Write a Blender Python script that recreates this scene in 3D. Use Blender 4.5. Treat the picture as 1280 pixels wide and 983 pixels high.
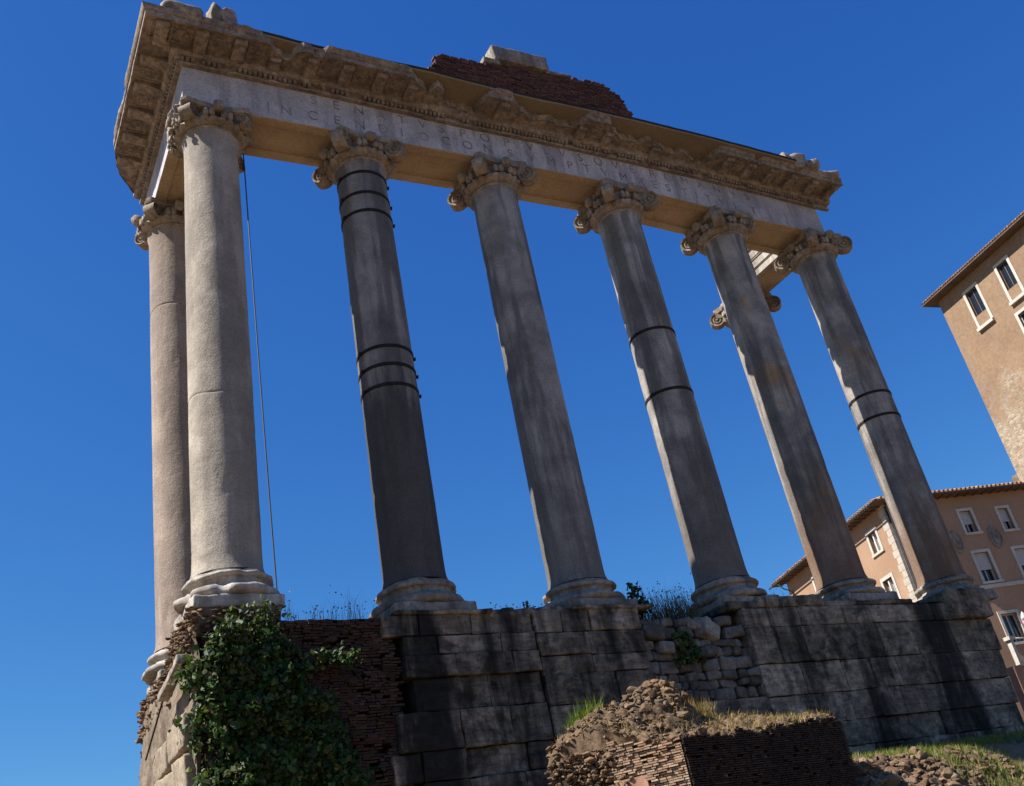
import bpy, math, random
from mathutils import Vector, Matrix, noise

for _o in list(bpy.data.objects):
    bpy.data.objects.remove(_o)
S = bpy.context.scene
COL = S.collection
R = math.radians
RND = random.Random(7)

# ------------------------------------------------------------------ camera
cam_d = bpy.data.cameras.new('camera')
cam = bpy.data.objects.new('camera', cam_d)
COL.objects.link(cam)
S.camera = cam
cam_d.sensor_width = 36.0
cam_d.lens = 1227.79 / 1280 * 36
cam_d.clip_start = 0.1
cam_d.clip_end = 5000
CR = Vector((0.87531427, -0.45114575, -0.17404724))
CU = Vector((-0.08242406, -0.49386717, 0.86562203))
CF = Vector((0.47647791, 0.74334563, 0.46947425))
CP = Vector((-4.6902, -19.2731, -6.6736))
cam.matrix_world = Matrix(((CR.x, CU.x, -CF.x, CP.x), (CR.y, CU.y, -CF.y, CP.y),
                           (CR.z, CU.z, -CF.z, CP.z), (0, 0, 0, 1)))

# ------------------------------------------------------------------ sky, sun, exposure
SUN_EL, SUN_PHI = R(49.5), R(10.5)       # sun comes from -x, a little behind the facade
sdir = Vector((-math.cos(SUN_EL) * math.cos(SUN_PHI), math.cos(SUN_EL) * math.sin(SUN_PHI), math.sin(SUN_EL)))
W = bpy.data.worlds.new('World')
S.world = W
W.use_nodes = True
wn = W.node_tree.nodes
sky = wn.new('ShaderNodeTexSky')
sky.sky_type = 'NISHITA'
sky.sun_disc = False
sky.sun_elevation = SUN_EL
sky.sun_rotation = math.atan2(sdir.x, sdir.y)
sky.altitude = 50
sky.air_density = 1.0
sky.dust_density = 0.0
sky.ozone_density = 10.0
bg = wn['Background']
bg.inputs['Strength'].default_value = 0.1
sep = wn.new('ShaderNodeSeparateColor')
com = wn.new('ShaderNodeCombineColor')
W.node_tree.links.new(sky.outputs['Color'], sep.inputs[0])
for _k, (_g, _m) in enumerate(((1.4, .30), (1.07, .50), (.62, 1.15))):     # film response of the deep blue sky
    pw = wn.new('ShaderNodeMath')
    pw.operation = 'POWER'
    pw.inputs[1].default_value = _g
    ml = wn.new('ShaderNodeMath')
    ml.operation = 'MULTIPLY'
    ml.inputs[1].default_value = _m
    W.node_tree.links.new(sep.outputs[_k], pw.inputs[0])
    W.node_tree.links.new(pw.outputs[0], ml.inputs[0])
    W.node_tree.links.new(ml.outputs[0], com.inputs[_k])
W.node_tree.links.new(com.outputs[0], bg.inputs['Color'])
sl = bpy.data.lights.new('sun', 'SUN')
sl.energy = 4.9
sl.angle = R(0.53)
sl.color = (1.0, 0.95, 0.87)
so = bpy.data.objects.new('sun', sl)
COL.objects.link(so)
so.rotation_euler = sdir.to_track_quat('Z', 'Y').to_euler()
S.view_settings.view_transform = 'Standard'
S.view_settings.look = 'None'
S.view_settings.gamma = 1.0
S.view_settings.exposure = 1.12
S.view_settings.use_curve_mapping = False

# ------------------------------------------------------------------ helpers
def fbm(p, f=1.0, o=4, seed=0.0):
    return noise.fractal(Vector((p[0] * f + seed, p[1] * f - seed * .7, p[2] * f + seed * 1.3)), 1.0, 2.0, o)

def interp(x, pts):
    if x <= pts[0][0]:
        return pts[0][1]
    for (a, va), (b, vb) in zip(pts, pts[1:]):
        if x <= b:
            t = (x - a) / (b - a) if b > a else 0
            return va + (vb - va) * t
    return pts[-1][1]

def sstep(a, b, x):
    t = max(0.0, min(1.0, (x - a) / (b - a)))
    return t * t * (3 - 2 * t)

def frange(a, b, step):
    n = max(1, int(math.ceil((b - a) / step - 1e-6)))
    return [a + (b - a) * i / n for i in range(n + 1)]

class MB:
    def __init__(self):
        self.v = []
        self.f = []

    def add(self, vs, fs):
        o = len(self.v)
        self.v += [tuple(p) for p in vs]
        self.f += [tuple(i + o for i in q) for q in fs]

    def box(self, x0, x1, y0, y1, z0, z1, fr=None):
        vs = [Vector((x, y, z)) for x in (x0, x1) for y in (y0, y1) for z in (z0, z1)]
        if fr:
            vs = [fr @ p for p in vs]
        self.add(vs, [(0, 1, 3, 2), (4, 6, 7, 5), (0, 4, 5, 1), (2, 3, 7, 6), (0, 2, 6, 4), (1, 5, 7, 3)])

    def rock(self, c, size, rot=None, bev=.03, rough=.02, res=.12, freq=3.0, seed=0.0, warp=0.0):
        """rounded, worn block: gridded box with softened edges and noise"""
        h = [max(.004, s * .5) for s in size]
        b = min(bev, min(h) * .9)
        ax = []
        for a in h:
            L = [-a, -a + b * .35, -(a - b)]
            inner = 2 * (a - b)
            n = int(inner / res)
            for i in range(1, n):
                L.append(-(a - b) + inner * i / n)
            L += [a - b, a - b * .35, a]
            M = []
            for q in L:
                if not M or q - M[-1] > 1e-5:
                    M.append(q)
            ax.append(M)
        idx = {}
        vs, fs = [], []
        c = Vector(c)
        sv = Vector((seed * 3.1, seed * 1.7, -seed * 2.3))
        def vert(i, j, k):
            key = (i, j, k)
            if key in idx:
                return idx[key]
            p = [ax[0][i], ax[1][j], ax[2][k]]
            q = [max(-(h[n] - b), min(h[n] - b, p[n])) for n in range(3)]
            d = Vector([p[n] - q[n] for n in range(3)])
            if d.length > 1e-9:
                m = max(abs(d.x), abs(d.y), abs(d.z))
                d = d.normalized() * m
            P = Vector(q) + d
            nv = noise.noise_vector(P * freq + sv + c * .37)
            n2 = noise.noise_vector(P * freq * 3.3 + sv + c)
            P = P + nv * rough + n2 * rough * .45
            if warp:
                P = P + noise.noise_vector(P * (0.9 / max(h)) + sv) * warp
            if rot:
                P = rot @ P
            idx[key] = len(vs)
            vs.append(P + c)
            return idx[key]
        N = [len(a) for a in ax]
        for (a, bq, cc) in ((0, 1, 2), (1, 2, 0), (2, 0, 1)):
            for side in (0, N[a] - 1):
                for u in range(N[bq] - 1):
                    for w in range(N[cc] - 1):
                        quad = []
                        for (du, dw) in ((0, 0), (1, 0), (1, 1), (0, 1)):
                            key = [0, 0, 0]
                            key[a] = side
                            key[bq] = u + du
                            key[cc] = w + dw
                            quad.append(vert(*key))
                        if side == 0:
                            quad.reverse()
                        fs.append(tuple(quad))
        self.add(vs, fs)

    def chunk(self, c, size, rot):
        vs, fs = CHUNKS[int(RND.random() * len(CHUNKS))]
        c = Vector(c)
        self.add([c + rot @ Vector((v[0] * size[0] * .5, v[1] * size[1] * .5, v[2] * size[2] * .5)) for v in vs], fs)

    def lathe(self, prof, n=48, c=(0, 0, 0), rough=0.0, freq=2.0, seed=0.0, cap=True, fr=None, wob=None):
        vs, fs = [], []
        for (r, z) in prof:
            for k in range(n):
                a = 2 * math.pi * k / n
                p = Vector((r * math.cos(a), r * math.sin(a), z))
                if rough:
                    q = noise.noise_vector(p * freq + Vector((seed, seed * .3, -seed)))
                    q2 = noise.noise_vector(p * freq * 3.1 + Vector((seed, seed * .3, -seed)))
                    p = p + q * rough + q2 * rough * .4
                if wob:
                    p = wob(p, a)
                if fr:
                    p = fr @ p
                vs.append(p + Vector(c))
        m = len(prof)
        for i in range(m - 1):
            for k in range(n):
                k2 = (k + 1) % n
                fs.append((i * n + k, i * n + k2, (i + 1) * n + k2, (i + 1) * n + k))
        if cap:
            fs.append(tuple(range(n - 1, -1, -1)))
            fs.append(tuple((m - 1) * n + k for k in range(n)))
        self.add(vs, fs)

    def tube(self, pts, rads, n=6):
        pts = [Vector(p) for p in pts]
        if not isinstance(rads, (list, tuple)):
            rads = [rads] * len(pts)
        vs, fs = [], []
        for i, p in enumerate(pts):
            d = (pts[min(i + 1, len(pts) - 1)] - pts[max(i - 1, 0)]).normalized()
            u = d.cross(Vector((0.31, .2, .93)))
            if u.length < 1e-3:
                u = d.cross(Vector((1, 0, 0)))
            u.normalize()
            w = d.cross(u)
            for k in range(n):
                a = 2 * math.pi * k / n
                vs.append(p + (u * math.cos(a) + w * math.sin(a)) * rads[i])
        for i in range(len(pts) - 1):
            for k in range(n):
                k2 = (k + 1) % n
                fs.append((i * n + k, i * n + k2, (i + 1) * n + k2, (i + 1) * n + k))
        fs.append(tuple(range(n - 1, -1, -1)))
        fs.append(tuple((len(pts) - 1) * n + k for k in range(n)))
        self.add(vs, fs)

    def sweep(self, sections, closed=True, caps=True):
        """sections: list of equal-length loops of points"""
        m = len(sections[0])
        vs = [p for s in sections for p in s]
        fs = []
        for i in range(len(sections) - 1):
            for k in range(m if closed else m - 1):
                k2 = (k + 1) % m
                fs.append((i * m + k, (i + 1) * m + k, (i + 1) * m + k2, i * m + k2))
        if caps and closed:
            fs.append(tuple(range(m)))
            fs.append(tuple((len(sections) - 1) * m + k for k in range(m - 1, -1, -1)))
        self.add(vs, fs)

    def build(self, name, mat, parent=None, smooth=False, sharp=None, loc=None):
        me = bpy.data.meshes.new(name)
        o = Vector(loc) if loc is not None else (parent.location.copy() if parent and parent.type == 'EMPTY' else Vector((0, 0, 0)))
        if parent and parent.type != 'EMPTY':
            o = Vector(parent.get('_o', (0, 0, 0)))
        me.from_pydata([(p[0] - o.x, p[1] - o.y, p[2] - o.z) for p in self.v], [], self.f)
        me.validate()
        me.update()
        import bmesh
        bm = bmesh.new()
        bm.from_mesh(me)
        bmesh.ops.recalc_face_normals(bm, faces=bm.faces)
        bm.to_mesh(me)
        bm.free()
        if mat:
            me.materials.append(mat)
        if smooth:
            me.polygons.foreach_set('use_smooth', [True] * len(me.polygons))
            if sharp:
                me.set_sharp_from_angle(angle=R(sharp))
        ob = bpy.data.objects.new(name, me)
        COL.objects.link(ob)
        if parent:
            ob.parent = parent
            ob['_o'] = tuple(o)
        else:
            ob.location = o
        return ob

def make_chunks():
    import bmesh
    out = []
    rc = random.Random(99)
    for k in range(28):
        bm = bmesh.new()
        for i in range(13):
            d = Vector((rc.gauss(0, 1), rc.gauss(0, 1), rc.gauss(0, 1))).normalized()
            m = max(abs(d.x), abs(d.y), abs(d.z))
            bm.verts.new(d * (.45 + .55 / m * .75) * rc.uniform(.75, 1.1))
        r = bmesh.ops.convex_hull(bm, input=bm.verts)
        loose_ = [v for v in bm.verts if not v.link_faces]
        bmesh.ops.delete(bm, geom=loose_, context='VERTS')
        bmesh.ops.bevel(bm, geom=list(bm.edges), offset=.06, segments=1, affect='EDGES', clamp_overlap=True)
        bm.verts.index_update()
        out.append(([tuple(v.co) for v in bm.verts], [tuple(v.index for v in f.verts) for f in bm.faces]))
        bm.free()
    return out
CHUNKS = make_chunks()
def thing(name, label, cat, loc=(0, 0, 0), group=None):
    o = bpy.data.objects.new(name, None)
    o.empty_display_size = .3
    COL.objects.link(o)
    o.location = loc
    o['label'] = label
    o['category'] = cat
    if group:
        o['group'] = group
    return o

def tag(o, label, cat, group=None, kind=None):
    if label:
        o['label'] = label
    if cat:
        o['category'] = cat
    if group:
        o['group'] = group
    if kind:
        o['kind'] = kind
    return o

# ------------------------------------------------------------------ materials
class NT:
    def __init__(self, name):
        self.m = bpy.data.materials.new(name)
        self.m.use_nodes = True
        self.t = self.m.node_tree
        self.n = self.t.nodes
        self.b = self.n['Principled BSDF']
        self.b.inputs['Specular IOR Level'].default_value = .25

    def l(self, a, b):
        self.t.links.new(a, b)

    def coord(self, vary=True):
        tc = self.n.new('ShaderNodeTexCoord')
        if not vary:
            return tc.outputs['Object']
        oi = self.n.new('ShaderNodeObjectInfo')
        a = self.n.new('ShaderNodeVectorMath')
        a.operation = 'MULTIPLY_ADD'
        self.l(oi.outputs['Location'], a.inputs[0])
        a.inputs[1].default_value = (1.37, 1.37, 1.37)
        self.l(tc.outputs['Object'], a.inputs[2])
        return a.outputs[0]

    def scaled(self, v, s):
        a = self.n.new('ShaderNodeVectorMath')
        a.operation = 'MULTIPLY'
        self.l(v, a.inputs[0])
        a.inputs[1].default_value = s
        return a.outputs[0]

    def noise(self, v, scale, detail=5, rough=.6, dist=0.0):
        a = self.n.new('ShaderNodeTexNoise')
        self.l(v, a.inputs['Vector'])
        a.inputs['Scale'].default_value = scale
        a.inputs['Detail'].default_value = detail
        a.inputs['Roughness'].default_value = rough
        a.inputs['Distortion'].default_value = dist
        return a.outputs['Fac']

    def ramp(self, f, lo, hi, a=0.0, b=1.0):
        r = self.n.new('ShaderNodeMapRange')
        r.interpolation_type = 'SMOOTHSTEP'
        self.l(f, r.inputs['Value'])
        r.inputs['From Min'].default_value = lo
        r.inputs['From Max'].default_value = hi
        r.inputs['To Min'].default_value = a
        r.inputs['To Max'].default_value = b
        return r.outputs[0]

    def mix(self, f, a, b, mode='MIX'):
        m = self.n.new('ShaderNodeMix')
        m.data_type = 'RGBA'
        m.blend_type = mode
        for sock, val in ((m.inputs[0], f), (m.inputs[6], a), (m.inputs[7], b)):
            if isinstance(val, (int, float)):
                sock.default_value = val
            elif isinstance(val, tuple):
                sock.default_value = val + (1,) if len(val) == 3 else val
            else:
                self.l(val, sock)
        return m.outputs[2]

    def math(self, op, a, b):
        m = self.n.new('ShaderNodeMath')
        m.operation = op
        for s, v in ((m.inputs[0], a), (m.inputs[1], b)):
            if isinstance(v, (int, float)):
                s.default_value = v
            else:
                self.l(v, s)
        return m.outputs[0]

    def bump(self, h, strength, dist=.02):
        b = self.n.new('ShaderNodeBump')
        b.inputs['Strength'].default_value = strength
        b.inputs['Distance'].default_value = dist
        self.l(h, b.inputs['Height'])
        self.l(b.outputs[0], self.b.inputs['Normal'])

def stone(name, c1, c2, scale=1.0, streak=0.0, streak_col=(.03, .03, .03), streak_xy=2.2, streak_z=.16, streak_lo=.46,
          patch=0.0, patch_col=(.2, .12, .06), patch_scale=.45, patch_lo=.53, island=0.0, bump=.5, rough=.88, grain=.3, pits=.5,
          fine=14.0, zgrad=None, bed=0.0, masonry=None):
    t = NT(name)
    v = t.coord()
    col = t.mix(t.ramp(t.noise(v, .9 * scale, 8, .65, .3), .34, .66), c1, c2)
    if patch:
        f = t.ramp(t.noise(v, patch_scale, 6, .65, .5), patch_lo, patch_lo + .14, 0, patch)
        col = t.mix(f, col, patch_col)
    if streak:
        f = t.ramp(t.noise(t.scaled(v, (streak_xy, streak_xy, streak_z)), 1.0, 6, .6, .2), streak_lo, streak_lo + .16, 0, streak)
        col = t.mix(f, col, streak_col)
    if zgrad:      # weathering band with its own shape: (z0, z1, colour, amount)
        sx = t.n.new('ShaderNodeSeparateXYZ')
        tc = t.n.new('ShaderNodeTexCoord')
        t.l(tc.outputs['Object'], sx.inputs[0])
        zz = t.math('ADD', sx.outputs['Z'], t.math('MULTIPLY', t.math('SUBTRACT', t.noise(t.scaled(v, (3, 3, .5)), 1.0, 5), .5), 5.0))
        col = t.mix(t.ramp(zz, zgrad[0], zgrad[1], 0, zgrad[3]), col, zgrad[2])
    if bed:       # bedding lines of the stone
        bn = t.noise(t.scaled(v, (1.6, 1.6, 9)), 1.0, 7, .7, .8)
        col = t.mix(1.0, col, t.mix(t.ramp(bn, .36, .6), (1 - bed,) * 3, (1.12,) * 3), 'MULTIPLY')
    if masonry:   # plaster lost, rubble masonry showing below a ragged line: (z0, z1, scale)
        sx2 = t.n.new('ShaderNodeSeparateXYZ')
        tc2 = t.n.new('ShaderNodeTexCoord')
        t.l(tc2.outputs['Object'], sx2.inputs[0])
        vo = t.n.new('ShaderNodeTexVoronoi')
        t.l(t.scaled(tc2.outputs['Object'], (1, 1, 1.9)), vo.inputs['Vector'])
        vo.inputs['Scale'].default_value = masonry[2]
        ve = t.n.new('ShaderNodeTexVoronoi')
        ve.feature = 'DISTANCE_TO_EDGE'
        t.l(t.scaled(tc2.outputs['Object'], (1, 1, 1.9)), ve.inputs['Vector'])
        ve.inputs['Scale'].default_value = masonry[2]
        sr = t.n.new('ShaderNodeSeparateColor')
        t.l(vo.outputs['Color'], sr.inputs[0])
        mc = t.mix(sr.outputs[0], masonry[3], masonry[4])
        mc = t.mix(t.ramp(ve.outputs['Distance'], .0, .07), masonry[5], mc)
        zz2 = t.math('ADD', sx2.outputs['Z'], t.math('MULTIPLY', t.math('SUBTRACT', t.noise(v, .22, 7, .7), .5), 22.0))
        mf = t.ramp(zz2, masonry[0], masonry[1])
        col = t.mix(mf, col, mc)
    g = t.noise(v, fine, 7, .7)
    col = t.mix(1.0, col, t.mix(t.ramp(g, .28, .72), (1 - grain, 1 - grain, 1 - grain), (1 + grain * .35,) * 3), 'MULTIPLY')
    if pits:
        p = t.ramp(t.noise(v, fine * 1.9, 3, .5, .4), .6, .7, 0, pits)
        col = t.mix(p, col, t.mix(1.0, col, (.3, .28, .26), 'MULTIPLY'))
    if island:
        ge = t.n.new('ShaderNodeNewGeometry')
        k = t.ramp(ge.outputs['Random Per Island'], 0, 1, 1 - island, 1 + island * .6)
        cc = t.n.new('ShaderNodeCombineColor')
        for i in range(3):
            t.l(k, cc.inputs[i])
        col = t.mix(1.0, col, cc.outputs[0], 'MULTIPLY')
    t.l(col, t.b.inputs['Base Color'])
    t.b.inputs['Roughness'].default_value = rough
    h = t.math('ADD', g, t.math('MULTIPLY', t.noise(v, fine * .3, 5, .6), 1.2))
    if bed:
        h = t.math('ADD', h, t.math('MULTIPLY', bn, 1.5))
    if masonry:
        h = t.math('ADD', h, t.math('MULTIPLY', t.math('MULTIPLY', t.ramp(ve.outputs['Distance'], 0, .1), mf), 6.0))
    t.bump(h, bump, .025)
    return t.m

def isl(name, cols, rough=.9, vary=.25, fine=20, bump=.4):
    """per-piece colour picked from a ramp (bricks, roof tiles, loose rocks)"""
    t = NT(name)
    v = t.coord()
    ge = t.n.new('ShaderNodeNewGeometry')
    cr = t.n.new('ShaderNodeValToRGB')
    cr.color_ramp.interpolation = 'LINEAR'
    e = cr.color_ramp.elements
    while len(e) < len(cols):
        e.new(.5)
    for i, c in enumerate(cols):
        e[i].position = i / (len(cols) - 1)
        e[i].color = c + (1,)
    t.l(ge.outputs['Random Per Island'], cr.inputs[0])
    g = t.noise(v, fine, 6, .7)
    col = t.mix(1.0, cr.outputs[0], t.mix(t.ramp(g, .3, .7), (1 - vary,) * 3, (1 + vary * .4,) * 3), 'MULTIPLY')
    dk = t.ramp(t.noise(v, .8, 5, .6), .5, .68, 0, .55)
    col = t.mix(dk, col, t.mix(1.0, col, (.42, .4, .4), 'MULTIPLY'))
    t.l(col, t.b.inputs['Base Color'])
    t.b.inputs['Roughness'].default_value = rough
    t.bump(g, bump, .02)
    return t.m

def plain(name, c, rough=.6, metal=0.0, vary=.15, scale=3.0, spec=.25):
    t = NT(name)
    v = t.coord()
    col = t.mix(t.ramp(t.noise(v, scale, 6, .65), .3, .7), tuple(x * (1 - vary) for x in c), tuple(x * (1 + vary) for x in c))
    t.l(col, t.b.inputs['Base Color'])
    t.b.inputs['Roughness'].default_value = rough
    t.b.inputs['Metallic'].default_value = metal
    t.b.inputs['Specular IOR Level'].default_value = spec
    return t.m

def leafmat(name, cols, trans=.35):
    t = NT(name)
    ge = t.n.new('ShaderNodeNewGeometry')
    cr = t.n.new('ShaderNodeValToRGB')
    e = cr.color_ramp.elements
    while len(e) < len(cols):
        e.new(.5)
    for i, c in enumerate(cols):
        e[i].position = i / (len(cols) - 1)
        e[i].color = c + (1,)
    t.l(ge.outputs['Random Per Island'], cr.inputs[0])
    t.l(cr.outputs[0], t.b.inputs['Base Color'])
    t.b.inputs['Roughness'].default_value = .5
    tr = t.n.new('ShaderNodeBsdfTranslucent')
    t.l(t.mix(1.0, cr.outputs[0], (1.2, 1.3, .6), 'MULTIPLY'), tr.inputs[0])
    ms = t.n.new('ShaderNodeMixShader')
    ms.inputs[0].default_value = trans
    out = [n for n in t.n if n.type == 'OUTPUT_MATERIAL'][0]
    t.l(t.b.outputs[0], ms.inputs[1])
    t.l(tr.outputs[0], ms.inputs[2])
    t.l(ms.outputs[0], out.inputs[0])
    return t.m

M = {}
GR1, GR2 = (.30, .285, .27), (.20, .195, .19)
SH = dict(fine=24, pits=.35, grain=.28, streak_xy=1.7, streak_z=.16, streak_lo=.44)
M['shaft_corner'] = stone('granite_corner', (.40, .345, .28), (.25, .215, .175), streak=.5, streak_col=(.17, .145, .125), patch=.35, patch_col=(.2, .155, .12), patch_scale=.7, **SH)
M['shaft_pink'] = stone('granite_pink', (0.360, 0.284, 0.226), (0.250, 0.193, 0.154), streak=.5, streak_col=(0.160, 0.123, 0.105), patch=.3, patch_col=(0.300, 0.268, 0.242), patch_scale=.7, **SH)
M['shaft_dark'] = stone('granite_dark', (0.310, 0.283, 0.255), (0.178, 0.162, 0.151), streak=.7, streak_col=(0.071, 0.063, 0.061), patch=.4, patch_col=(0.113, 0.089, 0.070), patch_scale=.6,
                        zgrad=(6.5, 4.9, (0.055, 0.048, 0.044), .85), **SH)
M['shaft_grey'] = stone('granite_grey', (0.347, 0.319, 0.290), (0.188, 0.173, 0.163), streak=.75, streak_col=(0.080, 0.073, 0.070), patch=.5, patch_col=(0.141, 0.115, 0.093), patch_scale=.55,
                        zgrad=(5, 0, (0.113, 0.100, 0.087), .6), **SH)
M['shaft_mid'] = stone('granite_mid', (0.385, 0.351, 0.313), (0.197, 0.178, 0.163), streak=.7, streak_col=(0.071, 0.063, 0.058), patch=.5, patch_col=(0.160, 0.121, 0.087), patch_scale=.6,
                       zgrad=(6.5, 2, (0.090, 0.075, 0.065), .75), **SH)
M['shaft_warm'] = stone('granite_warm', (0.376, 0.335, 0.290), (0.188, 0.169, 0.157), streak=.7, streak_col=(0.066, 0.059, 0.055), patch=.75, patch_col=(0.338, 0.199, 0.087), patch_scale=.5, patch_lo=.54,
                        zgrad=(5.0, .8, (.15, .075, .035), .75), **SH)
M['capital'] = stone('weathered_marble', (0.360, 0.294, 0.228), (0.228, 0.186, 0.144), scale=2, streak=.5, streak_col=(0.132, 0.102, 0.072), streak_xy=3,
                     patch=.5, patch_col=(0.288, 0.180, 0.096), patch_scale=1.5, grain=.4, fine=9, bump=.8)
M['base'] = stone('worn_marble', (0.361, 0.312, 0.262), (0.197, 0.169, 0.142), scale=1.6, streak=.65, streak_col=(0.098, 0.085, 0.077), streak_xy=2.6,
                  patch=.45, patch_col=(0.273, 0.163, 0.087), patch_scale=1.3, grain=.4, fine=9, bump=.8)
M['frieze'] = stone('frieze_marble', (0.518, 0.483, 0.497), (0.373, 0.348, 0.363), scale=1.1, streak=.7, streak_col=(0.238, 0.219, 0.236), streak_xy=1.8, streak_z=.25,
                    patch=.6, patch_col=(0.373, 0.337, 0.319), patch_scale=.8, island=.22, grain=.25, bump=.35)
M['soffit'] = stone('tan_marble', (0.427, 0.326, 0.216), (0.332, 0.248, 0.162), scale=1.2, patch=.4, patch_col=(0.285, 0.209, 0.138), streak=.0, grain=.25, bump=.35)
M['cornice'] = stone('cornice_marble', (0.342, 0.277, 0.224), (0.226, 0.177, 0.139), scale=1.6, streak=.5, streak_col=(0.121, 0.101, 0.085), streak_xy=2.2, streak_z=1.2,
                     patch=.65, patch_col=(0.166, 0.136, 0.123), patch_scale=1.1, grain=.5, fine=8, bump=.9)
M['letter'] = plain('letter_grime_shade', (.215, .19, .19), .95, vary=.45, scale=2.2)  # grime together with painted shade of cut letters
M['slab'] = stone('slab_concrete', (0.242, 0.194, 0.138), (0.194, 0.154, 0.106), scale=.7, patch=.4, patch_col=(0.161, 0.135, 0.111), grain=.2, bump=.25)
M['slab_edge'] = stone('slab_lead', (0.041, 0.030, 0.022), (0.025, 0.020, 0.015), grain=.3)
M['ashlar'] = stone('travertine_blocks', (0.340, 0.273, 0.202), (0.170, 0.135, 0.100), scale=1.7, streak=.95, streak_col=(0.014, 0.012, 0.010), streak_xy=.9,
                    streak_z=.10, streak_lo=.45, patch=.8, patch_col=(0.038, 0.031, 0.025), patch_scale=1.3, patch_lo=.5, island=.35, grain=.55,
                    fine=5, bump=1.0, bed=.3, pits=.7)
M['rubble'] = stone('rubble_stones', (.19, .165, .14), (.1, .088, .075), scale=1.6, patch=.5, patch_col=(.04, .036, .03), island=.45, grain=.45, fine=7, bump=1.0)
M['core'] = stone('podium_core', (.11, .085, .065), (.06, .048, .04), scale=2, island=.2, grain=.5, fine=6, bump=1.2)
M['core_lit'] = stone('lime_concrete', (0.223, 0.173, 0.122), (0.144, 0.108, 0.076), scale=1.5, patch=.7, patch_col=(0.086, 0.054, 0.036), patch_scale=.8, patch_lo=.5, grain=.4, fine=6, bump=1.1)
M['facing'] = stone('pale_facing', (0.328, 0.261, 0.191), (0.242, 0.191, 0.136), scale=1.2, streak=.3, streak_col=(0.172, 0.140, 0.109), grain=.35, fine=6, bump=1.0)
M['white'] = stone('white_marble', (0.426, 0.385, 0.336), (0.246, 0.213, 0.180), scale=1.5, streak=.55, streak_col=(0.139, 0.115, 0.094), grain=.25, fine=9)
M['brick_dark'] = isl('dark_brick', [(0.032, 0.017, 0.013), (0.065, 0.032, 0.022), (0.043, 0.027, 0.020), (0.086, 0.049, 0.034)])
M['brick_shaded'] = isl('shadowed_brick', [(0.023, 0.013, 0.010), (0.038, 0.023, 0.015), (0.016, 0.010, 0.008), (0.050, 0.032, 0.022)], vary=.4)  # shade on the ruin's unlit face is put into this brick colour
M['brick_attic'] = isl('attic_brick', [(.09, .034, .022), (.14, .055, .034), (.06, .028, .02), (.17, .08, .05), (.11, .042, .027)], vary=.4)
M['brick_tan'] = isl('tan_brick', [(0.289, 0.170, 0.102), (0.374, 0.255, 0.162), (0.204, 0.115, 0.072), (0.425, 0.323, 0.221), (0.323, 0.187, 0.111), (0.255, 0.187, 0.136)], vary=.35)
M['mortar'] = stone('old_mortar', (0.195, 0.150, 0.105), (0.120, 0.090, 0.064), scale=2, grain=.4, bump=1)
M['mortar_dark'] = stone('dark_mortar', (.1, .07, .05), (.06, .045, .035), scale=2, grain=.4, bump=1)
M['ruin_core'] = stone('brown_concrete', (0.168, 0.110, 0.063), (0.102, 0.065, 0.038), scale=2.5, patch=.5, patch_col=(0.061, 0.037, 0.022), patch_scale=2.0, grain=.5, fine=9, bump=1.2)
M['ruin_rock'] = isl('brown_rocks', [(0.112, 0.066, 0.037), (0.192, 0.126, 0.072), (0.073, 0.043, 0.026), (0.224, 0.157, 0.096), (0.151, 0.086, 0.049), (0.168, 0.131, 0.092)], vary=.35, fine=12, bump=.9)
M['salmon'] = stone('salmon_plaster', (0.374, 0.211, 0.140), (0.312, 0.164, 0.109), scale=1.5, grain=.2, fine=10, bump=.4)
M['iron'] = plain('rusted_iron', (.022, .019, .017), .75, .4, .3, 8)
M['ivy'] = leafmat('ivy_leaf', [(.009, .022, .006), (.02, .05, .01), (.05, .1, .018), (.013, .03, .007), (.03, .06, .014), (.12, .15, .04), (.02, .045, .01), (.10, .075, .03)])
M['stem'] = plain('woody_stem', (.07, .05, .035), .9)
M['shrub'] = leafmat('shrub_leaf', [(.012, .028, .01), (.03, .06, .016), (.02, .045, .013)])
M['fresh'] = leafmat('fresh_grass', [(0.080, 0.136, 0.016), (0.160, 0.224, 0.024), (0.048, 0.096, 0.014), (0.240, 0.264, 0.040)], .45)
M['dry'] = leafmat('dry_grass', [(0.270, 0.188, 0.075), (0.360, 0.270, 0.128), (0.210, 0.135, 0.060), (0.165, 0.128, 0.053)], .35)
M['weed'] = leafmat('dark_weeds', [(.03, .035, .018), (.06, .055, .03), (.09, .075, .04)], .2)
M['lawn'] = leafmat('lawn_grass', [(0.070, 0.123, 0.018), (0.141, 0.194, 0.031), (0.211, 0.211, 0.062), (0.282, 0.238, 0.097), (0.053, 0.097, 0.018)], .4)
M['palace'] = stone('palace_plaster', (0.333, 0.211, 0.135), (0.284, 0.174, 0.108), scale=.35, streak=.25, streak_col=(0.279, 0.185, 0.132), streak_xy=.5, patch=.2,
                    patch_col=(0.384, 0.310, 0.247), patch_scale=.15, grain=.08, fine=6, bump=.1, pits=.1)
M['tower'] = stone('tower_plaster', (0.254, 0.168, 0.102), (0.211, 0.134, 0.082), scale=.25, streak=.3, streak_col=(0.217, 0.151, 0.112), streak_xy=.35, streak_z=.1,
                   patch=.55, patch_col=(0.254, 0.207, 0.186), patch_scale=.22, grain=.2, fine=3, bump=.4, pits=.25,
                   masonry=(28.0, 23.5, 2.3, (0.388, 0.306, 0.217), (0.233, 0.168, 0.114), (0.349, 0.296, 0.227)))
M['rough_tower'] = isl('tower_stones', [(0.210, 0.154, 0.112), (0.154, 0.108, 0.077), (0.280, 0.224, 0.168), (0.238, 0.175, 0.126)], vary=.4, fine=6)
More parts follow.
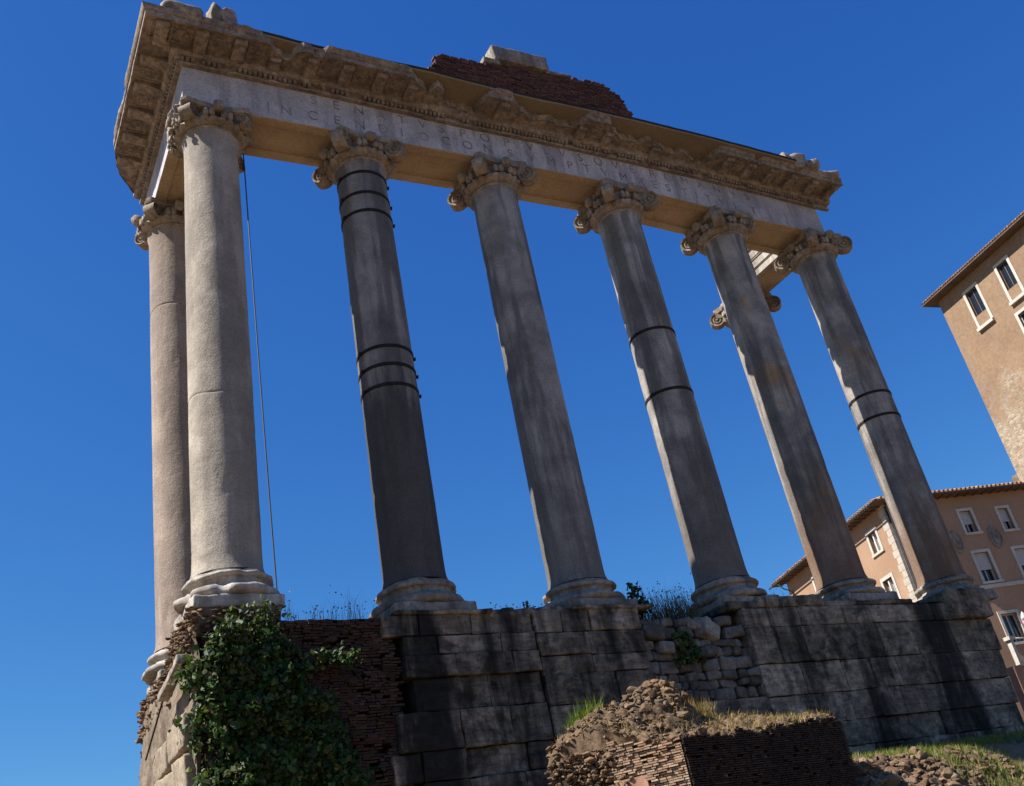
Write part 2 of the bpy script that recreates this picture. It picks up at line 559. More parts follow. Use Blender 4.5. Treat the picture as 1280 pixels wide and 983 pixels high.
M['trim'] = stone('window_trim', (0.484, 0.445, 0.390), (0.406, 0.367, 0.320), grain=.12, bump=.15, fine=6)
M['quoin'] = stone('quoin_stone', (0.428, 0.377, 0.315), (0.377, 0.327, 0.264), grain=.15, bump=.2, island=.1, fine=5)
M['stucco'] = stone('relief_stone', (0.289, 0.246, 0.204), (0.187, 0.153, 0.128), grain=.4, bump=.6, fine=6)
M['tile'] = isl('roof_tile', [(0.225, 0.112, 0.068), (0.315, 0.180, 0.105), (0.165, 0.090, 0.060), (0.360, 0.247, 0.165)], fine=6)
M['eave'] = stone('eave_timber', (.13, .09, .065), (.09, .06, .045), grain=.3, bump=.3)
M['paint'] = plain('window_paint', (0.400, 0.368, 0.336), .5)
M['brownpaint'] = plain('brown_sash', (.14, .085, .06), .5)
M['shutter'] = plain('pale_blind', (.42, .4, .38), .7, vary=.08)
M['curtain'] = plain('white_curtain', (0.595, 0.578, 0.544), .8, vary=.08)
M['gutter'] = plain('dark_gutter', (.03, .03, .03), .5)
M['cable'] = plain('grey_cable', (.07, .07, .07), .6)
M['pinkcloth'] = plain('pink_cloth', (0.434, 0.175, 0.210), .8)
M['whitecloth'] = plain('white_cloth', (0.446, 0.428, 0.428), .8)
gl = NT('window_glass')
gl.b.inputs['Base Color'].default_value = (.012, .015, .02, 1)
gl.b.inputs['Roughness'].default_value = .06
gl.b.inputs['Specular IOR Level'].default_value = .6
M['glass'] = gl.m

# ------------------------------------------------------------------ ground
def ground_z(x, y):
    g = -8.35
    up = interp(y, [(-9.5, 0), (-6.5, 1.15), (-5.2, 2.65), (-4.5, 3.13), (-3.5, 3.37), (-1.2, 3.65)]) * sstep(5.5, 9.5, x)
    g += up
    if y > 12:
        g += sstep(12, 60, y) * 2.0
    return g

def build_ground():
    def axis(c0, c1, step, far):
        a = frange(c0, c1, step)
        d = step
        lo, hi = a[0], a[-1]
        while hi < far:
            d *= 1.45
            lo -= d
            hi += d
            a = [lo] + a + [hi]
        return a
    X = axis(-24, 34, .5, 1500)
    Y = axis(-30, 14, .5, 1500)
    mb = MB()
    vs = [(x, y, ground_z(x, y) + .06 * fbm((x, y, 0), .9, 4) + (0 if abs(x) + abs(y) > 60 else .03 * fbm((x, y, 3), 3.0, 2))) for x in X for y in Y]
    ny = len(Y)
    fs = [(i * ny + j, (i + 1) * ny + j, (i + 1) * ny + j + 1, i * ny + j + 1) for i in range(len(X) - 1) for j in range(ny - 1)]
    mb.add(vs, fs)
    gm = stone('ground_earth', (.19, .126, .074), (.145, .097, .056), scale=.5, patch=.4, patch_col=(.2, .18, .08), patch_scale=.2, grain=.3, fine=5, bump=.6)
    o = mb.build('ground', gm, None, smooth=True)
    o['kind'] = 'structure'
build_ground()

# ------------------------------------------------------------------ columns
SP = 4.3261
DX = [0.0733, -0.1619, -0.2329, -0.0212, 0.0362, 0.0219]
CX = [SP * i + DX[i] for i in range(6)]
HS = 12.24          # top of shaft
ZPOD = -.72         # top of podium under the plinths
ZA = [(-1, 12.82), (1, 12.86), (3.2, 12.95), (6.6, 13.1), (9.4, 13.22), (12, 13.3), (15, 13.25), (18.5, 13.1), (22, 13.1)]
ZT = [(-1, 14.05), (3, 14.16), (7, 14.2), (11, 14.34), (16, 14.39), (22, 14.29)]
za = lambda x: interp(x, ZA)
zt = lambda x: interp(x, ZT)

def make_shaft(root, cx, cy, z0, z1, rb, rt, mat, joints=(), lean=(0, 0), seed=0.0):
    n = 72
    zs = set()
    for z in frange(z0, z1, .16):
        zs.add(round(z, 4))
    for j, dep, wav in joints:
        for k in range(-14, 15):
            zz = j + k * .014
            if z0 < zz < z1:
                zs.add(round(zz, 4))
    zs = sorted(zs)
    vs, fs = [], []
    L = z1 - z0
    for z in zs:
        t = (z - z0) / L
        r = rb + (rt - rb) * t + .012 * math.sin(math.pi * t)
        r += .055 * math.exp(-(z - z0) / .10) + .05 * math.exp(-(z1 - z) / .09)
        for k in range(n):
            a = 2 * math.pi * k / n
            ca, sa = math.cos(a), math.sin(a)
            q = (ca * 1.2 + seed, sa * 1.2 - seed, z * .8)
            rr = r + .007 * fbm(q, 1.0, 3, seed) + .004 * fbm(q, 4.0, 3, seed + 5)
            chip = fbm((ca * 1.6 + seed * 2, sa * 1.6, z * 1.3), 1.6, 3, seed + 9)
            if chip > .62:
                rr -= min(.03, (chip - .62) * .12)
            for j, dep, wav in joints:
                jz = j + wav * fbm((ca + seed, sa, j), .9, 2, 3)
                rr -= dep * math.exp(-((z - jz) / .022) ** 2)
            vs.append((cx + rr * ca + lean[0] * t, cy + rr * sa + lean[1] * t, z))
    for i in range(len(zs) - 1):
        for k in range(n):
            k2 = (k + 1) % n
            fs.append((i * n + k, i * n + k2, (i + 1) * n + k2, (i + 1) * n + k))
    fs.append(tuple(range(n - 1, -1, -1)))
    fs.append(tuple((len(zs) - 1) * n + k for k in range(n)))
    mb = MB()
    mb.add(vs, fs)
    return mb.build('shaft', mat, root, smooth=True, sharp=50)

def make_base(root, cx, cy, zb, z0, seed, rough=.03, broken=0.0, mat=None, pw=1.92):
    H = zb - z0
    prof = [(.78, 0)]
    for k in range(9):
        a = -math.pi / 2 + math.pi * k / 8
        prof.append((.92 + .13 * math.cos(a), .13 + .13 * math.sin(a)))
    prof += [(.90, .27), (.87, .30), (.815, .35), (.80, .40), (.82, .45), (.85, .47)]
    for k in range(7):
        a = -math.pi / 2 + math.pi * k / 6
        prof.append((.82 + .085 * math.cos(a), .555 + .085 * math.sin(a)))
    prof += [(.80, .65), (.80, .69), (.72, .72), (.6, .73)]
    ph = .26
    k = (H - ph) / .73
    def wob(p, a):
        w = fbm((math.cos(a) * 1.1 + seed, math.sin(a) * 1.1, p.z * .8), 1.3, 3, seed)
        if w > .35 - broken:
            s = 1 - min(.2, (w - .35 + broken) * .3) * (1.25 - p.z)
            p = Vector((p.x * s, p.y * s, p.z))
        return Vector((p.x, p.y, p.z * k))
    mb = MB()
    mb.lathe(prof, 80, (cx, cy, z0 + ph), rough, 2.2, seed, True, None, wob)
    mb.build('base_moulding', mat or M['base'], root, smooth=True, sharp=55)
    pb = MB()
    pb.rock((cx, cy, z0 + ph * .5 + .005), (pw, pw, ph), None, .05, .03 + broken * .05, .12, 2.5, seed, broken * .25)
    pb.build('plinth', mat or M['base'], root, smooth=True, sharp=50)

def volute_mesh(mb, c, d, w, rad, seed):
    """spiral scroll in the vertical plane that holds direction d; discs face across it"""
    d = Vector((d[0], d[1], 0)).normalized()
    nrm = Vector((-d.y, d.x, 0))
    prof = [(0.0, .5), (.13, .5), (.17, .42), (.2, .33), (.36, .33), (.4, .43), (.5, .45), (.56, .34), (.62, .31), (.78, .33), (.83, .47), (1.0, .5), (1.03, .3)]
    half = [(r * rad, h * w) for r, h in prof]
    ring = [(r, h) for r, h in half] + [(r, -h) for r, h in reversed(half)]
    n = 26
    vs, fs = [], []
    for (r, h) in ring:
        for k in range(n):
            a = 2 * math.pi * k / n
            p = Vector(c) + d * (r * math.cos(a)) + Vector((0, 0, 1)) * (r * math.sin(a)) + nrm * h
            p += noise.noise_vector(p * 4 + Vector((seed, 0, 0))) * .013
            vs.append(p)
    m = len(ring)
    for i in range(m - 1):
        for k in range(n):
            k2 = (k + 1) % n
            fs.append((i * n + k, i * n + k2, (i + 1) * n + k2, (i + 1) * n + k))
    mb.add(vs, fs)

def make_capital(root, cx, cy, z0, z1, rt, seed, lost=(), mat=None):
    mat = mat or M['capital']
    H = z1 - z0
    k = H / .95
    mb = MB()
    prof = [(rt - .02, -.03), (rt + .03, 0), (rt + .075, .03), (rt + .08, .06), (rt + .05, .09), (rt + .04, .11),
            (rt + .11, .14), (rt + .19, .2), (rt + .23, .27), (rt + .23, .31), (rt + .19, .35), (rt + .1, .38), (rt + .1, .5), (rt + .05, .95 - .2)]
    def wob(p, a):
        p = Vector((p.x, p.y, p.z * k))
        if .13 < p.z / k < .34:   # eggs
            e = abs(math.sin(a * 12))
            s = 1 + .075 * (e - .6)
            p.x *= s
            p.y *= s
        return p
    mb.lathe(prof, 96, (cx, cy, z0), .010, 4, seed, True, None, wob)
    mb.build('echinus', mat, root, smooth=True, sharp=50)
    # abacus, concave sides
    ab = MB()
    loops = []
    zz = [(z0 + .72 * k, .93), (z0 + .74 * k, 1.0), (z0 + .82 * k, 1.02), (z0 + .84 * k, .97), (z1 + .015, .99)]
    for (z, s) in zz:
        lp = []
        for q in range(4):
            a0 = math.pi / 4 + q * math.pi / 2
            for t in [i / 10 for i in range(10)]:
                # corner to corner along concave curve, clipped corners
                A = Vector((math.cos(a0), math.sin(a0), 0)) * 1.28
                B = Vector((math.cos(a0 + math.pi / 2), math.sin(a0 + math.pi / 2), 0)) * 1.28
                p = A.lerp(B, .07 + .86 * t / .9)
                m = (A + B).normalized()
                p = p - m * (.10 * math.sin(math.pi * t / .9))
                p = p * s + Vector((cx, cy, z))
                p += noise.noise_vector(p * 2.3 + Vector((seed, 1, 2))) * .022
                lp.append(p)
        loops.append(lp)
    ab.sweep(loops)
    ab.build('abacus', mat, root, smooth=True, sharp=40)
    for q, (dx, dy) in enumerate(((-1, -1), (1, -1), (1, 1), (-1, 1))):
        v = MB()
        full = q not in lost
        d = Vector((dx, dy, 0)).normalized()
        rad = .28 if full else .2
        off = 1.13 if full else .98
        volute_mesh(v, Vector((cx, cy, z0 + (.46 if full else .5) * k)) + d * off, d, .36 if full else .34, rad * (.9 + .2 * RND.random()), seed + q)
        # arm from the echinus up to the scroll
        nrm = Vector((-d.y, d.x, 0))
        secs = []
        for t in [i / 8 for i in range(9)]:
            rr = .45 + (off - .45) * t
            top = z0 + k * (.74 + .02 * math.sin(math.pi * t))
            bot = z0 + k * (.42 + .1 * t)
            w = .13 + .05 * t
            ctr = Vector((cx, cy, 0)) + d * rr
            loop = [ctr - nrm * w + Vector((0, 0, bot)), ctr + nrm * w + Vector((0, 0, bot)), ctr + nrm * w + Vector((0, 0, top)), ctr - nrm * w + Vector((0, 0, top))]
            secs.append([p + noise.noise_vector(p * 4) * .02 for p in loop])
        v.sweep(secs)
        v.build('volute', mat, root, smooth=True, sharp=35)
    # acanthus / flower lump on each face
    fm = MB()
    for q in range(4):
        a = q * math.pi / 2
        p = Vector((cx + .98 * math.cos(a), cy + .98 * math.sin(a), z0 + .66 * k))
        fm.rock(p, (.3, .3, .3), None, .12, .05, .07, 5, seed + q)
        for e in (-.34, -.17, .17, .34):
            p = Vector((cx + .9 * math.cos(a + e), cy + .9 * math.sin(a + e), z0 + .47 * k))
            fm.rock(p, (.15, .15, .24), None, .06, .02, .06, 5, seed + q + e)
    fm.build('carved_ornament', mat, root, smooth=True, sharp=60)

def band(root, cx, cy, z, r, seed=0):
    mb = MB()
    prof = [(r - .01, -.042), (r + .02, -.042), (r + .022, .042), (r - .01, .042)]
    mb.lathe(prof, 64, (cx, cy, z), cap=False)
    b = mb.build('iron_band', M['iron'], root, smooth=True, sharp=30)
    for a in (R(193), R(-14)):
        bm_ = MB()
        c = Vector((cx + (r + .06) * math.cos(a), cy + (r + .06) * math.sin(a), z))
        rot = Matrix.Rotation(a, 3, 'Z')
        bm_.rock(c - rot @ Vector((.02, 0, 0)), (.08, .06, .08), rot, .015, .004, .1)
        bm_.tube([c + rot @ Vector((.0, -.08, 0)), c + rot @ Vector((.0, .08, 0))], .014, 8)
        bm_.build('bolt', M['iron'], b, smooth=True, sharp=40)
    return b

ZB = [.39, .165, .12, .14, .05, .11]
mats = ['shaft_corner', 'shaft_dark', 'shaft_grey', 'shaft_mid', 'shaft_warm', 'shaft_warm']
labels = ['grey granite corner column above the ivy, half in sunlight',
          'granite column with iron bands at top and middle, darker lower half, second from left',
          'unbanded grey granite column, third from left, under the brick attic',
          'granite column with two thin spaced iron bands, fourth from left',
          'granite column with sunlit orange stained edge, in front of the rear architrave fragment',
          'granite column at the right end with two close iron bands']
bands = {1: [11.72, 11.0, 10.38, 6.11, 5.59, 5.03], 3: [7.85, 5.79], 5: [6.53, 5.68]}
joints = {0: [(4.48, .016, .10), (.95, .010, .35)], 1: [], 2: [(7.0, .006, 1.2)], 3: [], 4: [(9.9, .008, .1), (3.2, .006, .3)], 5: []}
lost = {0: (0, 1, 3), 4: (1,), 5: ()}
RB, RT = .70, .665
for i in range(6):
    root = thing('granite_column', labels[i], 'column', (CX[i], 0, ZPOD), 'front columns of the temple porch')
    top = za(CX[i]) - .86 if i else 12.12
    top = min(top, HS)
    make_base(root, CX[i], 0, ZB[i], ZPOD if i else -.46, 3.1 * i + 1, .03 if i else .05, [.15, .1, .2, .22, .06, .08][i], M['white'] if i == 0 else None, 1.8 if i == 0 else 1.92)
    make_shaft(root, CX[i], 0, ZB[i], top, RB, RT, M[mats[i]], joints[i], seed=i * 2.3)
    make_capital(root, CX[i], 0, top, za(CX[i]), RT, 5 + 2.7 * i, lost.get(i, ()))
    if i == 0:
        bc = MB()
        rk = random.Random(4)
        for k in range(26):
            t = rk.random()
            a = math.pi * (1.22 - .47 * t)
            r_ = 1.0 + .16 * abs(t - .5)
            bc.chunk((CX[0] + r_ * math.cos(a), r_ * math.sin(a), 12.28 + rk.uniform(0, .5)), (rk.uniform(.12, .3), rk.uniform(.12, .3), rk.uniform(.15, .4)),
                     Matrix.Rotation(rk.uniform(0, 3), 3, 'Z') @ Matrix.Rotation(rk.uniform(-.6, .6), 3, 'X'))
        bc.build('broken_carving', M['white'], root)
    for z in bands.get(i, []):
        t = (z - ZB[i]) / (top - ZB[i])
        band(root, CX[i], 0, z, RB + (RT - RB) * t + .012 * math.sin(math.pi * t))
# rear columns
root = thing('granite_column', 'pinkish granite column standing behind the corner column at the left', 'column', (0, 4.0, ZPOD), 'side columns of the temple porch')
make_base(root, .12, 4.0, .12, ZPOD, 31.0, .05, .22, M['white'], 1.62)
make_shaft(root, .08, 4.0, .12, 12.1, RB, RT, M['shaft_pink'], [(9.5, .016, .1)], lean=(-.18, 0), seed=17.0)
make_capital(root, -.1, 4.0, 12.1, 12.83, RT, 41.0, (0, 3))
root = thing('granite_column', 'rear granite column mostly hidden behind the fifth front column', 'column', (21.6, 3.84, ZPOD), 'side columns of the temple porch')
make_base(root, 21.6, 3.84, .1, ZPOD, 51.0)
make_shaft(root, 21.6, 3.84, .1, 12.25, RB, RT, M['shaft_grey'], (), seed=27.0)
make_capital(root, 21.6, 3.84, 12.25, 13.13, RT, 61.0)

# ------------------------------------------------------------------ entablature
ent = thing('entablature', 'long inscribed marble beam with broken cornice carried across the six front columns', 'entablature', (0, 0, 13))
YF, YB = -.70, .80
XL, XR = -.76, 21.88
def arch_block(x0, x1, soffit=True):
    mb = MB()
    secs = []
    for x in frange(x0, x1, .25):
        a, t = za(x), zt(x)
        n = .006 * fbm((x, 0, 3), 1.5, 3)
        loop = [(x, YF + n, t + .5), (x, YF + n, a + .02), (x, YF + .02 + n, a), (x, -.43, a), (x, -.42, a + .05), (x, -.34, a + .07),
                (x, .42, a + .07), (x, .50, a + .05), (x, .51, a), (x, YB, a), (x, YB, t + .5)]
        secs.append([Vector(p) for p in loop])
    mb.sweep(secs)
    return mb
fb = MB()
cuts = [XL, 7.86, 12.75, 15.2, 17.55, XR]
for a, b in zip(cuts, cuts[1:]):
    q = arch_block(a + .004, b - .004)
    fb.add(q.v, q.f)
# left return of architrave and frieze
secs = []
a, t = za(-.7), zt(-.7)
for y in frange(YB + .004, 4.95, .3):
    n = .006 * fbm((9, y, 3), 1.5, 3)
    secs.append([Vector(p) for p in [(XL + n, y, t + .5), (XL + n, y, a + .02), (XL + .02 + n, y, a), (-.46, y, a), (-.45, y, a + .05), (.44, y, a + .05), (.45, y, a), (.72, y, a), (.72, y, t + .5)]])
fb.sweep(secs)
fo = fb.build('inscribed_frieze', M['frieze'], ent)
fo.data.materials.append(M['soffit'])
for p in fo.data.polygons:
    if p.normal.z < -.6 or (abs(p.normal.z) < .95 and p.center.y > -.66 and p.center.x > -.7 and p.center.z + 13 < za(p.center.x) + .12):
        p.material_index = 1

# flat raised letters, dark colour stands for grime and the shade inside carved cuts
def letters(name, items, hgt):
    dg = None
    for ch, x, z in items:
        cu = bpy.data.curves.new('letter_curve', 'FONT')
        cu.body = ch
        cu.size = hgt / .72
        cu.extrude = .006
        cu.offset = -.005 * hgt / .35
        cu.align_x = 'CENTER'
        ob = bpy.data.objects.new('letter_curve', cu)
        COL.objects.link(ob)
        dg = bpy.context.evaluated_depsgraph_get()
        dg.update()
        me = bpy.data.meshes.new_from_object(ob.evaluated_get(dg))
        mb = MB()
        mb.add([(x + v.co.x * .95, YF - .006 - v.co.z, z + v.co.y) for v in me.vertices], [tuple(p.vertices) for p in me.polygons])
        mb.build(name, M['letter'], fo)
        bpy.data.objects.remove(ob)
        bpy.data.curves.remove(cu)
        bpy.data.meshes.remove(me)
L1X = [('S', 2.75), ('E', 3.39), ('N', 4.05), ('A', 4.72), ('T', 5.36), ('V', 6.0), ('S', 6.62), ('P', 7.31), ('O', 8.06), ('P', 8.8), ('V', 9.64), ('L', 10.21),
       ('V', 10.82), ('S', 11.5), ('Q', 12.18), ('V', 12.85), ('E', 13.5), ('R', 14.35), ('O', 15.0), ('M', 15.71), ('A', 16.4), ('N', 17.1), ('V', 17.8), ('S', 18.47)]
L2X = [('I', 1.45), ('N', 1.94), ('C', 2.67), ('E', 3.36), ('N', 4.03), ('D', 4.72), ('I', 5.3), ('O', 5.98), ('C', 6.7), ('O', 7.4), ('N', 8.09), ('S', 8.85), ('V', 9.6),
       ('M', 10.31), ('P', 11.0), ('T', 11.64), ('V', 12.32), ('M', 13.05), ('R', 13.75), ('E', 14.3), ('S', 14.85), ('T', 15.54), ('I', 16.05), ('T', 16.55), ('V', 17.15), ('I', 17.7), ('T', 18.54)]
letters('inscribed_letter', [(c, x, zt(x) - .37) for c, x in L1X], .33)
letters('inscribed_letter', [(c, x, za(x) + .22 + .04) for c, x in L2X], .33)

# cornice
OM = [(-2.6, 1.16), (-1.0, 1.16), (.3, 1.15), (.6, 1.2), (1.0, 1.12), (1.4, .97), (1.55, .8), (1.8, .6), (1.9, .72), (2.05, .95), (2.2, 1.1), (2.4, 1.1), (2.55, .93), (2.75, .98),
      (2.85, 1.18), (3.1, 1.22), (3.7, 1.24), (4.4, 1.22), (4.7, 1.2), (5.2, 1.18), (5.45, 1.0), (5.75, .77), (6.0, .66), (6.15, .95), (6.4, .8), (6.75, .42), (7.2, .3), (7.68, .28), (7.72, .7),
      (7.8, 1.05), (8.1, 1.22), (8.62, 1.16), (8.9, .86), (9.2, .70), (9.57, .52), (10.1, .74), (10.55, .54), (11.0, .56), (11.25, .82), (11.35, 1.07), (11.5, 1.2), (12.15, 1.18), (12.4, .85),
      (12.7, .67), (13.25, .65), (13.6, .49), (13.85, .76), (14.35, .70), (14.75, .5), (15.3, .57), (15.7, .57), (16.1, .32), (16.45, .28), (16.55, .8), (16.65, 1.1), (17.2, 1.2), (18.05, 1.2), (18.45, .95),
      (18.6, 1.2), (18.75, 1.3), (19.5, 1.32), (20.5, 1.38), (21.6, 1.34), (22.0, 1.25), (22.5, 1.0)]
OML = [(-2.6, 1.16), (1.0, 1.16), (1.1, 1.1), (2.2, 1.16), (3.2, 1.13), (3.5, 1.0), (4.2, .85), (4.6, .55), (5.0, .3)]
PROF = [(0.0, .002), (.125, .002), (.14, .05), (.10, .06), (.10, .18), (.23, .19), (.26, .22), (.31, .26), (.31, .415), (.36, .43), (1.02, .43), (1.025, .395), (1.07, .395), (1.07, .54), (1.10, .55), (1.13, .59), (1.19, .66), (1.2, .69), (.2, .69)]
def cornice_loop(kind, s):
    front = kind != 'left'
    om = interp(s, OM if front else OML)
    corner = 1.0 if kind == 'corner' else 1 - sstep(-.6, .2, s)
    jag = .11 * fbm((s, 0, 1 if front else 7), 3.2, 5) * (1 - corner) * (1 if front else .3)
    loop = []
    for o, h in PROF:
        lim = om + jag * (1.0 if om < 1.1 else .35) + .04 * fbm((s * 1.3, h * 6, 5), 1.5, 3) * (1 - corner) * (1 if front else .4)
        oo = min(o, max(.2, lim))
        wear = (.012 + (.03 if om < 1.05 and front else 0)) * fbm((s, o * 3, h * 5), 3.0, 4) * (1 - corner)
        if o > .12:
            oo += wear
        if kind == 'corner':
            p = Vector((XL - oo, YF - oo, zt(XL) + h))
        elif front:
            p = Vector((s, YF - oo, zt(s) + h + wear * .6))
        else:
            p = Vector((XL - oo, s, zt(XL) + h + wear * .6))
        loop.append(p)
    return loop
secs = [cornice_loop('left', 4.95 - (4.95 - YF) * k / 103) for k in range(103)] + [cornice_loop('corner', XL)] + [cornice_loop('front', x) for x in frange(XL + .055, 22.45, .055)]
co = MB()
co.sweep(secs)
cob = co.build('cornice', M['cornice'], ent, smooth=True, sharp=32)

dm = MB()
def omF(x): return interp(x, OM)
for k in range(int((XR - XL + .2) / .135)):
    x = XL - .2 + k * .135
    if omF(x) < .45 and RND.random() < .8:
        continue
    if RND.random() < .12 or fbm((x, 0, 0), .9, 2) > .38:
        continue
    z = zt(x)
    dm.box(x, x + .085, YF - .215 + RND.uniform(0, .03), YF - .08, z + .072 + RND.uniform(0, .012), z + .187)
for k in range(int(5.3 / .135)):
    y = YF - .2 + k * .135
    z = zt(-.76)
    if RND.random() < .1:
        continue
    dm.box(XL - .215 + RND.uniform(0, .03), XL - .08, y, y + .085, z + .072, z + .187)
dm.build('dentil_course', M['cornice'], cob)['kind'] = 'stuff'

def modillion(c, out, along, L, w, z):
    """scrolled bracket under the corona"""
    secs = []
    for t in [i / 10 for i in range(11)]:
        o = .27 + (L - .27) * t
        drop = .17 - .09 * t + (.05 * math.exp(-((t - .9) / .09) ** 2)) + .03 * math.exp(-((t - .15) / .15) ** 2)
        top = z + .445
        lp = [c + out * o - along * w / 2 + Vector((0, 0, top)), c + out * o + along * w / 2 + Vector((0, 0, top)),
              c + out * o + along * w / 2 + Vector((0, 0, z + .435 - drop)), c + out * o + along * w * .3 + Vector((0, 0, z + .425 - drop)),
              c + out * o - along * w * .3 + Vector((0, 0, z + .425 - drop)), c + out * o - along * w / 2 + Vector((0, 0, z + .435 - drop))]
        secs.append([p + noise.noise_vector(p * 5) * .012 for p in lp])
    mb = MB()
    mb.sweep(secs)
    mb.build('modillion', M['cornice'], cob, smooth=True, sharp=30)

def rosette(c, z):
    mb = MB()
    prof = [(.17, .0), (.165, -.025), (.13, -.03), (.11, -.012), (.07, -.02), (.05, -.05), (.015, -.06)]
    def wob(p, a):
        s = 1 + .12 * math.cos(6 * a)
        return Vector((p.x * s, p.y * s, p.z))
    mb.lathe(prof, 30, (c.x, c.y, z + .432), .01, 6, c.x, True, None, wob)
    mb.build('rosette', M['cornice'], cob, smooth=True, sharp=40)
    fr = MB()
    s, w = .27, .035
    for (x0, x1, y0, y1) in ((-s, s, -s, -s + w), (-s, s, s - w, s), (-s, -s + w, -s + w, s - w), (s - w, s, -s + w, s - w)):
        fr.box(c.x + x0, c.x + x1, c.y + y0, c.y + y1, z + .40, z + .45)
    fr.build('coffer_frame', M['cornice'], cob)
x = XL - .62
k = 0
while x < 22.3:
    om = min(omF(x - .13), omF(x + .13))
    if om > .62:
        modillion(Vector((x, YF, 0)), Vector((0, -1, 0)), Vector((1, 0, 0)), min(.96, om - .06), .31, zt(x))
    xm = x + .49
    if min(omF(xm - .25), omF(xm + .25)) > .92 and xm < 21.9:
        rosette(Vector((xm, YF - .66, 0)), zt(xm))
    x += .98
y = YF - .62 + .98
while y < 4.3:
    modillion(Vector((XL, y, 0)), Vector((-1, 0, 0)), Vector((0, 1, 0)), .96, .31, zt(-.76))
    if y + .49 < 3.6:
        rosette(Vector((XL - .66, y + .49, 0)), zt(-.76))
    y += .98
rosette(Vector((XL - .62, YF - .62, 0)), zt(-.8))

# protective slab on top of the broken cornice
SE = [(.3, -1.78), (2.7, -1.72), (5.9, -1.88), (9.2, -1.82), (13, -1.92), (16.6, -1.97), (20.2, -2.0)]
sb = MB()
secs = []
for x in frange(.3, 20.0, .3):
    y = interp(x, SE) + .012 * fbm((x, 1, 1), 1.4, 3)
    z = zt(x) + .655
    secs.append([Vector(p) for p in [(x, y, z + .035), (x, y + .02, z), (x, -.2, z), (x, .8, z), (x, .8, z + .12), (x, y - .0, z + .10)]])
sb.sweep(secs)
so_ = sb.build('cover_slab', M['slab'], ent)
eb = MB()
secs = []
for x in frange(.22, 20.05, .3):
    y = interp(x, SE) + .012 * fbm((x, 1, 1), 1.4, 3)
    z = zt(x) + .655
    d = .02 * fbm((x, 5, 1), 2.2, 3)
    secs.append([Vector(p) for p in [(x, y - .02, z + .045), (x, y - .004, z + .045), (x, y - .004, z + .106), (x, .3, z + .126), (x, .3, z + .15 + d * .5), (x, y - .02, z + .12 + d * .5)]])
eb.sweep(secs)
eb.build('slab_edging', M['slab_edge'], so_)
# top fill behind
tf = MB()
tf.box(XL + .05, 21.6, -.6, .75, 14.5, 14.86)
tf.box(XL + .05, .7, .75, 4.6, 14.5, 14.66)
tf.build('backing_course', M['core'], ent)

# broken pieces lying on the cornice
def loose(name, label, cat, c, size, rotz=0, tilt=0, mat='base', bev=.06, rough=.04, res=.1, group=None, warp=.0, seed=None):
    mb = MB()
    rot = Matrix.Rotation(rotz, 3, 'Z') @ Matrix.Rotation(tilt, 3, 'Y')
    mb.rock(c, size, rot, bev, rough, res, 3.0, RND.random() * 50 if seed is None else seed, warp)
    o = mb.build(name, M[mat], None, smooth=True, sharp=45, loc=c)
    tag(o, label, cat, group)
    return o
loose('stone_fragment', 'humped stone fragment on the left cornice corner', 'stone', (-.95, -1.62, 14.88), (1.0, .5, .42), 0, .08, 'cornice', .16, .05, warp=.1)
loose('stone_fragment', 'notched upright stone fragment on the cornice near the left corner', 'stone', (-.12, -1.62, 15.06), (.26, .5, .72), .1, .1, 'cornice', .08, .05, warp=.08)
loose('stone_fragment', 'tilted wedge stone beside the notched fragment near the left corner', 'stone', (.18, -1.6, 15.0), (.5, .45, .5), .3, -.5, 'cornice', .06, .05, warp=.1)
labs = ['pointed pale stone at the left of the rubble on the right cornice end', 'largest grey block in the rubble on the right cornice end',
        'low stone between the blocks on the right cornice end', 'small upright white stone near the right cornice tip',
        'flat worn stone at the outer right tip of the cornice', 'round stone sitting behind the white stone on the right cornice']
pos = [((19.75, -1.75, 15.22), (.3, .35, .5)), ((20.35, -1.75, 15.2), (.65, .5, .55)), ((20.9, -1.85, 15.1), (.55, .5, .3)), ((21.35, -1.6, 15.25), (.3, .3, .5)),
       ((21.85, -1.7, 15.03), (.8, .5, .2)), ((21.05, -1.2, 15.25), (.5, .5, .55))]
for l, (c, s) in zip(labs, pos):
    loose('stone_fragment', l, 'stone', c, s, RND.uniform(-.5, .5), RND.uniform(-.3, .3), 'base', .09, .06, .09, warp=.08)

# rear right architrave fragment
fr = thing('architrave_fragment', 'sunlit stepped marble beam fragment running back from the right end of the porch', 'beam', (21.5, 2.8, 13.1))
mb = MB()
secs = []
for y in frange(.82, 3.75, .3):
    z = 13.14
    secs.append([Vector(p) for p in [(20.93, y, z), (20.93, y, z + .26), (20.90, y, z + .27), (20.90, y, z + .30), (20.87, y, z + .31), (20.87, y, z + .60), (20.83, y, z + .62), (20.83, y, z + .66), (20.80, y, z + .68),
                                     (20.80, y, z + .98), (20.72, y, z + 1.05), (20.68, y, z + 1.12), (20.68, y, z + 1.2), (22.25, y, z + 1.2), (22.25, y, z)]])
mb.sweep(secs)
mb.build('stepped_beam', M['white'], fr)
mb = MB()
mb.box(21.15, 22.05, .85, 3.6, 13.11, 13.145)
mb.build('soffit_panel', M['soffit'], fr)

